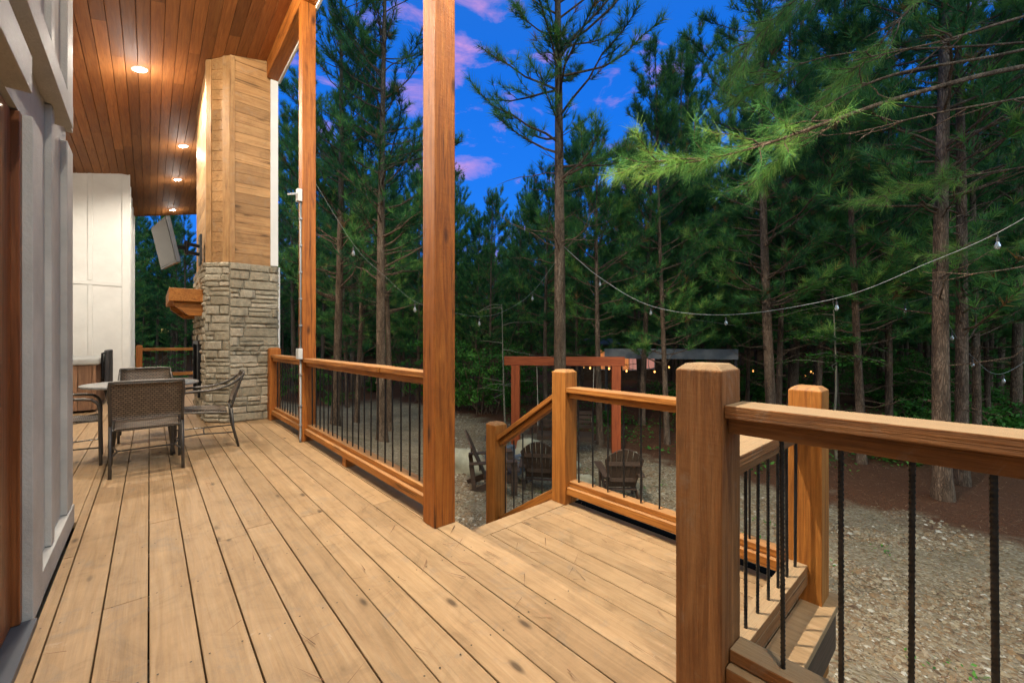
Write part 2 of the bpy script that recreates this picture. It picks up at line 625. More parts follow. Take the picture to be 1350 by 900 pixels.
ZL = -.185
LX0, LX1, LY0, LY1 = XE + .03, 2.66, .465, 2.35
mb = MB()
rnd = random.Random(9)
x = LX1 - .045
k = 0
while x > LX0 - .12:
    mb.box(max(x - BW, XE - .12), x, LY0 + .145, LY1 - .145, ZL - .036, ZL + rnd.uniform(-.001, .001), rnd.random())
    x -= BW + GAP
mb.box(XE - .12, LX1, LY1 - .14, LY1, ZL - .036, ZL, .62)
mb.box(XE - .12, LX1 + .03, LY0, LY0 + .14, ZL - .036, ZL, .4)
tag(mb.build('landing', wood('deck', 1), bevel=.0035), kind='structure')
mb = MB()
mb.box(LX1 - .05, LX1 - .01, LY0 + .03, LY1 - .03, ZL - .24, ZL - .04, .4)
mb.box(XE, LX1 - .052, LY0 + .012, LY0 + .05, ZL - .24, ZL - .04, .4)
mb.box(XE, LX1 - .052, LY1 - .05, LY1 - .012, ZL - .24, ZL - .04, .4)
for (x, y) in ((2.5, .52), (2.5, 2.2), (1.6, .6), (1.6, 2.2)):
    mb.box(x, x + .1, y, y + .1, -1.7, ZL - .242, .5)
tag(mb.build('landing_frame', wood('brown', 0)), kind='structure')
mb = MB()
mb.box(LX1 - .043, LX1 + .02, LY0 + .142, LY1 - .16, ZL - .03, ZL + .006)  # flat black band along the landing's outer edge
st = mb.build('edge_strip', plain('matte_black', (.008, .008, .008), .95, 0, .2, spec=.05), bevel=.002)
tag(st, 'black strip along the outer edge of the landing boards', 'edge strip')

# stairs down to the yard
s0 = thing('stairs', (2.0, LY1, ZL), 'wooden steps going down from the landing to the gravel', 'stairs')
o = ORI[s0]
for i in range(4):
    mb = MB()
    mb.box(XE + .05, 2.5, LY1 + .03 + i * .28, LY1 + .03 + i * .28 + .285, ZL - .19 * (i + 1) - .036, ZL - .19 * (i + 1), .5)
    mb.build('tread', wood('deck', 0), s0, o, .003)
for x in (XE + .03, 2.47):
    mb = MB()
    poly = [(LY1, ZL - .05), (LY1 + 1.15, ZL - .83), (LY1 + 1.15, ZL - 1.3), (LY1, ZL - .5)]
    mb.add([(x, p, q) for p, q in poly] + [(x + .038, p, q) for p, q in poly],
           [(0, 1, 2, 3), (7, 6, 5, 4), (0, 4, 5, 1), (1, 5, 6, 2), (2, 6, 7, 3), (3, 7, 4, 0)])
    mb.build('stringer', wood('rail', 1), s0, o)

# ------------------------------------------------------------------ house
house = thing('house', (-.4, 4.0, 0), 'porch house with white board and batten walls and sloped wooden porch ceiling', 'house')
ho = ORI[house]
def zc(x): return 4.923 + .246 * x
XW = -.365
# walls
def wallbox(nm, x0, x1, y0, y1, z0, z1, mat=M_WHITE_SHADED, bevel=0):
    mb = MB(); mb.box(x0, x1, y0, y1, z0, z1)
    return mb.build(nm, mat, house, ho, bevel)
wallbox('wall', -.56, XW - .02, 2.70, 3.70, -.3, 4.83)                    # near wall past the door
wallbox('wall', -.55, XW - .02, -3.2, 1.0, -.3, 4.83)
wallbox('wall', -.55, XW - .02, 1.0, 2.698, 2.032, 4.83)
wallbox('wall', -3.6, -.552, 3.55, 3.70, -.3, 4.75)
wallbox('wall', -3.75, -3.6, 3.55, 12.6, -.3, 4.02)
wall_w = wallbox('wall', -3.6, -.36, 12.45, 12.6, -.3, 4.81, M_WHITE)
wallbox('wall', -.47, -.345, 12.602, YEND - .1, -.3, 4.82, M_WHITE)
wallbox('wall', -6.5, -.56, -3.2, -3.05, -.3, 3.5)
# battens / trim on the near wall
def trim(nm, x0, x1, y0, y1, z0, z1, mat=M_WHITE_SHADED):
    return wallbox(nm, x0, x1, y0, y1, z0, z1, mat, .003)
trim('corner_board', XW - .022, XW + .008, 3.50, 3.725, .125, 2.295)
trim('corner_board', XW - .022, XW + .008, 3.50, 3.725, 2.422, 4.83)
trim('batten', XW - .021, XW + .004, 3.02, 3.10, .125, 2.295)
trim('batten', XW - .021, XW + .004, 3.02, 3.10, 2.422, 4.82)
for y in (-2.4, -1.8, -1.2, -.6, 0, .45):
    trim('batten', XW - .021, XW + .004, y, y + .09, .125, 2.295)
trim('base_board', XW - .022, XW + .014, 2.705, 3.73, 0.001, .12)
trim('base_board', XW - .022, XW + .014, -3.0, .86, 0.001, .12)
trim('trim_band', XW - .022, XW + .05, -3.0, 3.30, 2.30, 2.42)
# door
dr = wallbox('door', -.43, -.40, 1.02, 2.46, .03, 2.02, wood('door', 2), .004)
dro = Vector((0, 0, 0))
def sub(nm, parent, x0, x1, y0, y1, z0, z1, mat, bevel=.003):
    mb = MB(); mb.box(x0, x1, y0, y1, z0, z1)
    return mb.build(nm, mat, parent, ho, bevel)
for (a, b_) in ((.2, .9), (1.05, 1.9)):
    sub('panel', dr, -.402, -.388, 1.2, 2.28, a, b_, wood('door', 2), .01)
mb = MB(); mb.lathe([(.02, 0), (.03, .01), (.03, .03), (.02, .045)], (0, 0, 0), 14)
hd = mb.build('handle', M_BLACK, dr, (0, 0, 0)); hd.rotation_euler = (0, math.pi / 2, 0)
hd.location = Vector((-.40, 1.10, 1.0)) - ho
sub('jamb', dr, -.42, XW - .012, 2.462, 2.50, 0.03, 2.025, wood('door', 2))
sub('threshold', dr, -.42, XW + .03, 1.0, 2.49, .0015, .028, plain('threshold_grey', (.05, .06, .08), .4, .3))
trim('door_casing', XW - .022, XW + .016, 2.502, 2.70, .002, 2.028)
trim('door_casing', XW - .022, XW + .016, .87, 1.02, .002, 2.028)
trim('door_header', XW - .022, XW + .045, .80, 2.28, 2.03, 2.165)
# battens on the white end wall
def trimw(x0, x1, z0, z1, nm='batten', d=.02):
    return wallbox(nm, x0, x1, 12.45 - d, 12.452, z0, z1, M_WHITE, .003)
trimw(-.45, -.34, 0.12, 4.80, 'corner_board', .026)
wallbox('corner_board', -.346, -.322, 12.424, 12.55, .0, 4.82, M_WHITE, .003)
for x in (-.975, -1.6, -2.2, -2.8):
    trimw(x, x + .07, 0.12, 2.33); trimw(x, x + .07, 2.43, 4.7)
trimw(-3.55, -.452, 2.335, 2.425, 'rail_trim')
trimw(-3.55, -.33, 0.002, .115, 'base_board', .03)
for y in (13.4, 14.4, 15.4):
    wallbox('batten', -.346, -.328, y, y + .07, .0, 4.82, M_WHITE, .003)
wallbox('corner_board', -.347, -.322, YEND - .2, YEND - .095, 0, 4.82, M_WHITE, .003)
# ceiling boards (tongue and groove), slope rises outward
mb = MB()
rnd = random.Random(21)
ang = math.atan(.246)
cb = .128
x = XE - .14
while x > -3.75:
    xa = x - cb
    y = -3.2 - rnd.uniform(0, 3)
    while y < YEND:
        y2 = min(YEND, y + rnd.uniform(1.8, 4.8))
        if YEND - y2 < .5: y2 = YEND
        if y2 > -3.1:
            t = rnd.random()
            g = .0012
            vs = []
            for yy in (max(y, -3.2) + .001, y2 - .001):
                vs += [(xa + g, yy, zc(xa + g) + .008), (xa + g + .0035, yy, zc(xa + g)), (x - g - .0035, yy, zc(x - g)), (x - g, yy, zc(x - g) + .008),
                       (x - g, yy, zc(x) + .022), (xa + g, yy, zc(xa) + .022)]
            fs = [(i, i + 1, i + 7, i + 6) for i in range(5)] + [(5, 0, 6, 11)] + [(0, 5, 4, 3, 2, 1), (6, 7, 8, 9, 10, 11)]
            mb.add(vs, fs, t)
        y = y2
    x -= cb
mb.build('porch_ceiling', wood('ceil', 1), house, ho)
mb = MB()
vs = []
for yy in (-3.3, YEND + .05):
    vs += [(-6.6, yy, zc(-6.6) + .025), (XE + .06, yy, zc(XE + .06) + .025), (XE + .06, yy, zc(XE + .06) + .16), (-6.6, yy, zc(-6.6) + .16)]
mb.add(vs, [(0, 1, 5, 4), (1, 2, 6, 5), (2, 3, 7, 6), (3, 0, 4, 7), (0, 3, 2, 1), (4, 5, 6, 7)])
mb.build('roof', plain('roof_metal', (.10, .10, .10), .5, .3), house, ho)
mb = MB(); mb.box(XE - .145, XE, -3.2, 6.87, 4.98, zc(XE - .14) - .004)
mb.build('beam', wood('post', 1), house, ho, .006)
mb = MB(); mb.box(XE + .002, XE + .03, -3.2, 6.87, 4.95, 5.29)
mb.build('fascia', M_WHITE, house, ho, .003)
mb = MB(); mb.box(XE - .145, XE, 9.2, YEND, 4.98, zc(XE - .14) - .004)
mb.build('beam', wood('post', 1), house, ho, .006)

# ------------------------------------------------------------------ ceiling downlights
M_LED = plain('lit_led_lens', (1, 1, 1), .5, emit=((1.0, .97, .92), 60.0))
M_RING = plain('downlight_ring', (.62, .62, .62), .5)
LCOL = (1.0, .89, .73)
lights_pos = [
    (-.10, 7.69, 'first and brightest recessed downlight in the wooden porch ceiling'),
    (.51, 10.56, 'second recessed downlight, just left of the chimney siding'),
    (.51, 12.84, 'third recessed downlight, near the top of the white end wall'),
    (.52, 15.9, 'smallest and farthest recessed downlight at the end of the ceiling'),
    (-.05, 4.3, 'recessed ceiling downlight above the foreground deck boards'),
    (.95, 1.9, 'recessed ceiling downlight above the tall porch post'),
    (.55, -.6, 'recessed ceiling downlight above the near railing'),
    (-2.2, 6.0, 'recessed ceiling downlight in the covered recess above the dining set'),
    (-2.2, 10.2, 'recessed ceiling downlight in the covered recess above the hot tub'),
]
LW = [420, 300, 150, 110, 370, 1800, 360, 150, 80]
for i, (x, y, lab) in enumerate(lights_pos):
    z = zc(x)
    t = thing('ceiling_light', (x, y, z), lab, 'ceiling light', 'recessed porch downlights')
    t.rotation_euler = (0, -ang, 0)
    mb = MB(); mb.lathe([(.060, -.004), (.075, -.012), (.088, -.006), (.092, .004)], sides=28)
    mb.build('trim_ring', M_RING, t, (0, 0, 0), smooth=True)
    mb = MB(); mb.lathe([(.060, .0), (.060, -.0055), (.02, -.0058)], sides=24)
    mb.build('lens', M_LED, t, (0, 0, 0))
    l = D.lights.new('downlight_lamp', 'SPOT' if i not in (4, 6) else 'POINT')
    if l.type == 'SPOT': l.spot_size = math.radians(168); l.spot_blend = .35
    if i == 5: l.spot_size = math.radians(158); l.spot_blend = .75
    l.energy = LW[i]; l.color = LCOL; l.shadow_soft_size = .05
    lo = D.objects.new('downlight_lamp', l); COL.objects.link(lo)
    lo.parent = t; lo.location = (0, 0, -.09)
    if i == 5: lo.rotation_euler = (0, -.72, 0)      # gimbal turned out to the yard
    if i in (0, 1, 2, 3):                                  # spill of the lens over the boards round it
        l2 = D.lights.new('lens_spill', 'POINT'); l2.energy = (16, 11, 9, 7)[i]; l2.color = (1.0, .94, .86); l2.shadow_soft_size = .06
        l2o = D.objects.new('lens_spill', l2); COL.objects.link(l2o); l2o.parent = t; l2o.location = (0, 0, -.26)

# ------------------------------------------------------------------ posts
PW = .145
def capped(mb, x0, x1, y0, y1, z0, z1, ch=.022, cz=.02):
    mb.add([(x0, y0, z0), (x1, y0, z0), (x1, y1, z0), (x0, y1, z0),
            (x0, y0, z1 - cz), (x1, y0, z1 - cz), (x1, y1, z1 - cz), (x0, y1, z1 - cz),
            (x0 + ch, y0 + ch, z1), (x1 - ch, y0 + ch, z1), (x1 - ch, y1 - ch, z1), (x0 + ch, y1 - ch, z1)],
           [(3, 2, 1, 0), (0, 1, 5, 4), (1, 2, 6, 5), (2, 3, 7, 6), (3, 0, 4, 7), (4, 5, 9, 8), (5, 6, 10, 9), (6, 7, 11, 10), (7, 4, 8, 11), (8, 9, 10, 11)])
def post(name, x0, y0, z0, z1, mat, label, cat, w=PW, cap=True, group=None, bev=.004):
    mb = MB()
    if cap: capped(mb, x0, x0 + w, y0, y0 + w, z0, z1)
    else: mb.box(x0, x0 + w, y0, y0 + w, z0, z1)
    ob = mb.build(name, mat, None, (x0 + w / 2, y0 + w / 2, z0), bev)
    return tag(ob, label, cat, group)
XP = 1.289
YT2, YT1, YP0, YP3 = 2.164, 5.03, 6.70, .509
post('porch_post', XP, YT2, .001, 4.978, wood('post', 2), 'tall orange stained porch post standing nearest the camera on the deck edge', 'porch post', cap=False)
post('porch_post', XP, YT1, .001, 4.978, wood('post', 2), 'tall porch post with grey conduit up its side, before the chimney', 'porch post', cap=False)
post('porch_post', XP, -2.3, .001, 4.978, wood('post', 2), 'tall porch post at the near right end of the railing', 'porch post', cap=False)
post('railing_post', XP, YP0, .001, 1.04, wood('post', 2), 'short railing post against the stone chimney base', 'railing post')
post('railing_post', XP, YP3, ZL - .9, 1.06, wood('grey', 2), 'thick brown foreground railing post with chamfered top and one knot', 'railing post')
post('railing_post', 2.50, 2.19, ZL + .001, .90, wood('rail', 2), 'bright orange railing post at the top of the steps', 'railing post')
post('railing_post', 2.50, .512, ZL - .4, .90, wood('rail', 2), 'orange railing post at the outer landing corner behind the near rail', 'railing post')
post('railing_post', 2.50, 3.08, -1.6, .335, wood('rail', 2), 'lower stair post at the bottom of the sloping handrail', 'railing post')

# ------------------------------------------------------------------ rebar baluster mesh
def rebar_mesh(L, r=.0058):
    mb = MB()
    pts, rad = [], []
    n = int(L / .0035)
    vs, fs = [], []
    sides = 10
    for i in range(n + 1):
        z = L * i / n
        for k in range(sides):
            a = 2 * math.pi * k / sides
            ph = z / .0135 + .45 * math.sin(a)
            rr = r + .0019 * max(0, math.cos(2 * math.pi * ph)) ** 2
            if abs(math.sin(a / 1.0)) < .1: rr = r + .0014
            vs.append((rr * math.cos(a), rr * math.sin(a), z))
    for i in range(n):
        for k in range(sides):
            k2 = (k + 1) % sides
            fs.append((i * sides + k, i * sides + k2, (i + 1) * sides + k2, (i + 1) * sides + k))
    mb.add(vs, fs)
    me = D.meshes.new('baluster')
    me.from_pydata(mb.v, [], mb.f)
    me.materials.append(M_REBAR)
    me.polygons.foreach_set('use_smooth', [True] * len(me.polygons))
    return me
RB = rebar_mesh(.68)

def railing(label, a, b, zf, mat_kind, nb, axis='y', cap_w=.14, inside=-1, rtop=.938, far=False, ys=None, notch=False):
    """a,b: (x,y) centre line start/end, zf: floor"""
    ax = 1 if axis == 'y' else 0
    mat = wood(mat_kind, ax)
    t = thing('railing', ((a[0] + b[0]) / 2, (a[1] + b[1]) / 2, zf), label, 'railing')
    o = ORI[t]
    def member(nm, off0, off1, z0, z1, bev=.004, ext=0, s=None, e=None, mt=None):
        mb = MB()
        if axis == 'y':
            mb.box(a[0] + off0, a[0] + off1, s if s is not None else a[1] - ext, e if e is not None else b[1] + ext, zf + z0, zf + z1)
        else:
            mb.box(a[0] - ext, b[0] + ext, a[1] + off0, a[1] + off1, zf + z0, zf + z1)
        return mb.build(nm, mt or mat, t, o, bev)
    if notch:
        ym = a[1] + (b[1] - a[1]) * .25
        member('cap_rail', -.08, .06, rtop - .04, rtop, s=ym + .001)
        member('cap_rail', -.065, .06, rtop - .042, rtop - .003, e=ym - .001)
    else:
        member('cap_rail', -.07, .07, rtop - .04, rtop)
    member('top_rail', -.042, .046, rtop - .088, rtop - .042)
    member('bottom_rail', -.03, .058, .145, .185)
    member('bottom_rail', -.06 if inside < 0 else -.03, .045 if inside < 0 else .06, .085, .143)
    n = nb
    for i in range(n):
        f = (i + .5) / n
        if ys: yy = ys[i]
        ob = D.objects.new('baluster', RB); COL.objects.link(ob); ob.parent = t
        if axis == 'y':
            p = Vector((a[0] + .008, yy if ys else a[1] + (b[1] - a[1]) * f, zf + .18))
        else:
            p = Vector((a[0] + (b[0] - a[0]) * f, a[1] + .008, zf + .18))
        ob.location = p - o
        ob.rotation_euler = (random.uniform(-.006, .006), random.uniform(-.006, .006), random.uniform(0, 6))
    return t
XC = XP + PW / 2 + .008
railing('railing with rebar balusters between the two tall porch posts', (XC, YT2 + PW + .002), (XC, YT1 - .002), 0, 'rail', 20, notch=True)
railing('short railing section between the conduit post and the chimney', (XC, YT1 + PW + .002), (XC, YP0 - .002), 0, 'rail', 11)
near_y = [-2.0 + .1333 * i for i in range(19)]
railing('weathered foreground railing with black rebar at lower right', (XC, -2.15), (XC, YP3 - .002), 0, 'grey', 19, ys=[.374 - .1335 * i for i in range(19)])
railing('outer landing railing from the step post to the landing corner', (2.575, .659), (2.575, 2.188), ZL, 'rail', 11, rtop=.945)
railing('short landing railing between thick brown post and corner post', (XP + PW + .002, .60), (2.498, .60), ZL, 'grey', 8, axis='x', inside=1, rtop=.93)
# block under the bottom rail
mb = MB(); mb.box(XC - .05, XC + .04, 3.75, 3.84, .001, .083)
tag(mb.build('support_block', wood('rail', 1), None, (XC, 3.8, 0), .003), 'small wooden block under the bottom rail between porch posts', 'support block')
# far end railing
t = railing('distant railing across the far end of the deck', (-.30, 16.45), (1.3, 16.45), 0, 'rail', 12, axis='x')
post('railing_post', -.30, 16.37, .001, 1.02, wood('post', 2), 'distant railing post beside the white wall end', 'railing post')

# sloped stair railing
def slope_member(nm, t, y0, y1, z0, z1, w, h, mat, bev=.004):
    L = math.hypot(y1 - y0, z1 - z0)
    mb = MB(); mb.box(-w / 2, w / 2, 0, L, -h, 0)
    ob = mb.build(nm, mat, t, (0, 0, 0), bev)
    ob.rotation_euler = (math.atan2(z1 - z0, y1 - y0), 0, 0)
    ob.location = Vector((2.575, y0, z0)) - ORI[t]
    return ob
t = thing('railing', (2.575, 2.7, ZL), 'sloping stair handrail running down to the lower post', 'railing')
ya, yb = 2.19 + PW + .002, 3.078
za, zb = .70, .215
slope_member('cap_rail', t, ya, yb + .02, za, zb - .01, .12, .04, wood('rail', 1))
slope_member('top_rail', t, ya, yb, za - .052, zb - .052, .075, .045, wood('rail', 1))
slope_member('bottom_rail', t, ya, yb, ZL + .10, ZL - .385, .075, .09, wood('rail', 1))
for i in range(6):
    f = (i + .5) / 6
    ob = D.objects.new('baluster', RB); COL.objects.link(ob); ob.parent = t
    ob.location = Vector((2.575, ya + (yb - ya) * f, ZL + .07 - .485 * f)) - ORI[t]

# ------------------------------------------------------------------ conduit on the second tall post
t = thing('electrical_conduit', (XP - .014, YT1 + .03, 0), 'grey electrical conduit with boxes fixed along the left of the tall post', 'conduit')
o = ORI[t]
cx, cy = XP - .012, YT1 + .02
mb = MB(); mb.tube([(cx - .01, cy - .03, .002), (cx - .008, cy - .02, .05), (cx, cy, .11), (cx, cy, .93)], .0105, 10)
mb.build('lower_pipe', M_PVC, t, o, smooth=True)
mb = MB(); mb.tube([(cx, cy, 1.05), (cx, cy, 2.70)], .0105, 10)
mb.build('upper_pipe', M_PVC, t, o, smooth=True)
mb = MB(); mb.box(cx - .035, cx + .011, cy - .05, cy + .06, .93, 1.05); mb.build('outlet_box', plain('grey_box', (.55, .56, .55), .5), t, o, .006)
mb = MB(); mb.box(cx - .04, cx + .011, cy - .03, cy + .04, 2.70, 2.84); mb.build('junction_box', plain('white_box', (.7, .7, .68), .5), t, o, .005)
for z in (.18, .40, .75, 1.3, 1.6, 1.9, 2.2, 2.5):
    mb = MB(); mb.box(cx - .013, cx + .011, cy - .022, cy + .022, z, z + .02); mb.build('strap', plain('strap_zinc', (.38, .38, .38), .4, .6), t, o)
mb = MB(); mb.bar((cx - .03, cy, 2.79), (cx - .13, cy - .06, 2.74), .05, .02); mb.build('flood_bracket', plain('white_box', (.7, .7, .68), .5), t, o, .003)

# ------------------------------------------------------------------ chimney
ch = thing('chimney', (1.0, 8.0, 0), 'outdoor fireplace chimney, grey stacked stone below and wood siding above', 'fireplace')
co = ORI[ch]
A_, B_, C_ = (.594, 7.135), (.84, 6.89), (1.43, 6.89)
D_, E_, G_ = (1.43, 9.15), (.84, 9.15), (.594, 8.905)
poly = [A_, B_, C_, D_, E_, G_]
ZS = 2.235
# mortar core
mb = MB(); mb.prism([(1.0 + (x - 1.0) * .985, 8.02 + (y - 8.02) * .995) for x, y in poly], .001, ZS)
mb.build('mortar_core', M_CONC, ch, co)
# stones
ms, nt, b = new_mat('stacked_stone')
v, raw = coords(nt, rand=False)
a = nt.nodes.new('ShaderNodeAttribute'); a.attribute_name = 'tone'
r = ramp(nt, [(0, (.24, .21, .15)), (.35, (.33, .29, .21)), (.7, (.39, .35, .27)), (1, (.45, .385, .285))])
nt.links.new(a.outputs['Fac'], r.inputs[0])
n1 = noise(nt, raw, 22, 6, .7)
r1 = ramp(nt, [(.3, .6), (.7, 1.25)]); nt.links.new(n1, r1.inputs[0])
nt.links.new(mixc(nt, 1.0, r.outputs[0], r1.outputs[0], 'MULTIPLY'), b.inputs['Base Color'])
b.inputs['Roughness'].default_value = .88
bump(nt, b, n1, .6, .02)
def stones(p, q, z0, z1, seed, hole=None):
    rs = random.Random(seed)
    p, q = Vector((*p, 0)), Vector((*q, 0))
    L = (q - p).length
    d = (q - p) / L
    nrm = Vector((d.y, -d.x, 0))
    mb = MB()
    z = z0
    while z < z1 - .01:
        hgt = rs.choice([.055, .075, .10, .115, .13])
        if z1 - (z + hgt) < .05: hgt = z1 - z
        u = -rs.uniform(0, .2)
        while u < L:
            w = rs.uniform(.14, .46) * (.7 if hgt < .08 else 1)
            u0, u1 = max(u, 0), min(u + w, L)
            if L - u1 < .07: u1 = L; w = L - u
            u += w
            if u1 - u0 < .04: continue
            if hole and u1 > hole[0] and u0 < hole[1] and z + hgt > hole[2] and z < hole[3]:
                if u0 < hole[0] - .04: u1 = hole[0]
                elif u1 > hole[1] + .04: u0 = hole[1]
                else: continue
            subs = [(z, z + hgt)]
            if hgt > .11 and rs.random() < .3:
                m_ = z + hgt * rs.uniform(.4, .6); subs = [(z, m_), (m_, z + hgt)]
            for (a0, a1) in subs:
                g = .006
                dp = rs.uniform(.018, .046)
                nu = 5
                ins = min(.014, (a1 - a0) * .22)
                rows = []
                def P(uu, zz, dd):
                    return p + d * uu + nrm * dd + Vector((0, 0, zz))
                vs = []
                for (iz, dd) in ((0, -.01), (0, dp * .55), (1, dp), (2, dp), (3, dp * .55), (3, -.01)):
                    zz = (a0 + g, a0 + g + ins, a1 - g - ins, a1 - g)[iz]
                    for k in range(nu):
                        f = k / (nu - 1)
                        uu = u0 + g + (u1 - u0 - 2 * g) * f
                        ddd = dd
                        if k in (0, nu - 1) and dd > 0: ddd = dd * .55
                        jit = rs.uniform(-.004, .004)
                        vs.append(P(uu + (rs.uniform(-.003, .003)), zz + jit, ddd + (rs.uniform(-.005, .005) if dd > 0 else 0)))
                fs = []
                for i in range(5):
                    for k in range(nu - 1):
                        fs.append((i * nu + k, i * nu + k + 1, (i + 1) * nu + k + 1, (i + 1) * nu + k))
                fs.append(tuple(i * nu for i in range(5, -1, -1)))
                fs.append(tuple(i * nu + nu - 1 for i in range(6)))
                mb.add(vs, fs, rs.random())
        z += hgt
    return mb
allm = MB()
for i, (p, q) in enumerate(((A_, B_), (B_, C_), (G_, A_), (C_, D_))):
    s_ = stones(p, q, .004, ZS, 40 + i, hole=(.40, 1.30, .30, 1.14) if i == 2 else None)
    allm.add(s_.v, s_.f)
    allm.t[-len(s_.t):] = s_.t
allm.build('stone_base', ms, ch, co, smooth=False)
# siding
def inset(pt, k=.03):
    return (1.0 + (pt[0] - 1.0) * (1 - k), 8.02 + (pt[1] - 8.02) * (1 - k * .4))
mb = MB(); mb.prism([inset(p, .05) for p in poly], ZS - .03, 5.02); mb.build('siding_backing', wood('siding', 0), ch, co)
def siding(p, q, z0, zfun, seed, ax):
    rs = random.Random(seed)
    p, q = Vector((*p, 0)), Vector((*q, 0))
    d = (q - p).normalized(); nrm = Vector((d.y, -d.x, 0))
    mb = MB()
    z = z0; hb = .142
    zt0, zt1 = zfun(p.x), zfun(q.x)
    while z < max(zt0, zt1):
        a0, a1 = min(z + .003, zt0), min(z + .003, zt1)
        b0, b1 = min(z + hb - .003, zt0), min(z + hb - .003, zt1)
        if b0 > a0 + .004 or b1 > a1 + .004:
            vs = []
            for dd in (-.012, .0):
                vs += [p + nrm * dd + Vector((0, 0, a0)), q + nrm * dd + Vector((0, 0, a1)), q + nrm * dd + Vector((0, 0, b1)), p + nrm * dd + Vector((0, 0, b0))]
            mb.add(vs, [(0, 3, 2, 1), (4, 5, 6, 7), (0, 1, 5, 4), (1, 2, 6, 5), (2, 3, 7, 6), (3, 0, 4, 7)], rs.random())
        z += hb
    return mb
zf = lambda x: zc(x) - .004
si = [inset(p, .035) for p in poly]
siding(si[1], si[2], ZS, zf, 3, 0).build('siding', wood('siding', 0), ch, co)
siding(si[0], si[1], ZS, zf, 4, 0).build('siding', wood('siding', 0), ch, co)
siding(si[5], si[0], ZS, zf, 5, 1).build('siding', wood('siding', 1), ch, co)
siding(si[2], si[3], ZS, lambda x: 5.02, 6, 1).build('siding', wood('siding', 1), ch, co)
def corner_trim(pt, da, db, w=.085):
    mb = MB()
    for d_, (nx, ny) in ((da, None), (db, None)) if False else ():
        pass
    return mb
def vtrim(p, q, u0, u1, dd=.016, mat=None, z0=ZS + .002, z1=None, nm='corner_trim'):
    P_, Q_ = Vector((*p, 0)), Vector((*q, 0))
    d = (Q_ - P_).normalized(); nrm = Vector((d.y, -d.x, 0))
    mb = MB()
    c0, c1 = P_ + d * u0, P_ + d * u1
    zz = z1 if z1 else min(zf(c0.x), zf(c1.x))
    vs = []
    for c in (c0 + nrm * .001, c1 + nrm * .001, c1 + nrm * dd, c0 + nrm * dd):
        vs.append(c + Vector((0, 0, z0)))
    for c in (c0 + nrm * .001, c1 + nrm * .001, c1 + nrm * dd, c0 + nrm * dd):
        vs.append(c + Vector((0, 0, zz)))
    mb.add(vs, [(0, 1, 2, 3), (7, 6, 5, 4), (0, 4, 5, 1), (1, 5, 6, 2), (2, 6, 7, 3), (3, 7, 4, 0)])
    return mb.build(nm, mat or wood('siding', 2), ch, co, .002)
LAB = (Vector((*si[1], 0)) - Vector((*si[0], 0))).length
vtrim(si[0], si[1], LAB - .10, LAB + .004)
vtrim(si[0], si[1], -.004, .07)
vtrim(si[1], si[2], -.004, .055)
LGA = (Vector((*si[5], 0)) - Vector((*si[0], 0))).length
vtrim(si[5], si[0], LGA - .10, LGA + .004)
mb = MB(); mb.box(1.335, 1.432, 6.862, 6.905, ZS + .005, 4.975)
mb.build('white_corner_board', M_WHITE, ch, co, .003)
mb = MB(); mb.box(1.437, 1.465, 6.90, 6.93, .2, ZS)
mb.build('white_downpipe', M_WHITE, ch, co, .003)
# firebox
mb = MB()
y0, y1, z0, z1 = 7.605, 8.505, .30, 1.14
mb.box(.535, .575, y0, y0 + .05, z0, z1); mb.box(.535, .575, y1 - .05, y1, z0, z1)
mb.box(.535, .575, y0 + .05, y1 - .05, z1 - .05, z1); mb.box(.535, .575, y0 + .05, y1 - .05, z0, z0 + .05)
mb.box(.576, .59, y0 + .01, y1 - .01, z0 + .01, z1 - .01)
mb.build('firebox', M_BLACK, ch, co)
# mantel
mt = MB(); mt.box(.20, .60, 7.32, 8.72, 1.69, 1.87)
mant = mt.build('mantel', wood('rail', 1), ch, co, .008)
for y in (7.40, 8.50):
    mb = MB()
    pl = [(.59, 1.688), (.25, 1.688), (.25, 1.64), (.42, 1.50), (.59, 1.50)]
    mb.add([(x, y, z) for x, z in pl] + [(x, y + .13, z) for x, z in pl],
           [(0, 1, 2, 3, 4), (9, 8, 7, 6, 5)] + [(i, i + 5, (i + 1) % 5 + 5, (i + 1) % 5) for i in range(5)])
    mb.build('corbel', wood('rail', 0), mant, co, .004)

# ------------------------------------------------------------------ television
tv = thing('television', (.14, 7.65, 2.5), 'flat television on a swing arm, tilted down from the chimney', 'television')
o = ORI[tv]
tl, tr = Vector((.016, 8.11, 2.81)), Vector((.161, 7.20, 2.81))
bl, br = Vector((.131, 8.11, 2.207)), Vector((.276, 7.20, 2.207))
nn = (tr - tl).cross(bl - tl).normalized()
if nn.x > 0: nn = -nn
bk = -nn * .05
mb = MB()
mb.add([tl, tr, br, bl, tl + bk, tr + bk, br + bk, bl + bk], [(0, 1, 2, 3), (7, 6, 5, 4), (0, 4, 5, 1), (1, 5, 6, 2), (2, 6, 7, 3), (3, 7, 4, 0)])
mb.build('housing', plain('tv_grey', (.10, .10, .10), .35, .5), tv, o, .004)
def lerp4(u, v): return (tl * (1 - u) + tr * u) * (1 - v) + (bl * (1 - u) + br * u) * v
mb = MB(); f = nn * .003
mb.add([lerp4(.02, .03) + f, lerp4(.98, .03) + f, lerp4(.98, .95) + f, lerp4(.02, .95) + f], [(0, 1, 2, 3)])
m_scr, nt, b = new_mat('glossy_screen')
b.inputs['Base Color'].default_value = (.02, .02, .022, 1); b.inputs['Roughness'].default_value = .02
b.inputs['Metallic'].default_value = .0; b.inputs['Specular IOR Level'].default_value = .4; b.inputs['Coat Weight'].default_value = 0
b.inputs['IOR'].default_value = 1.25
mb.build('screen', m_scr, tv, o)
cbk = lerp4(.5, .55) + bk
w0 = Vector((.555, 7.55, 2.46))
el = Vector((.40, 7.50, 2.47))
mb = MB()
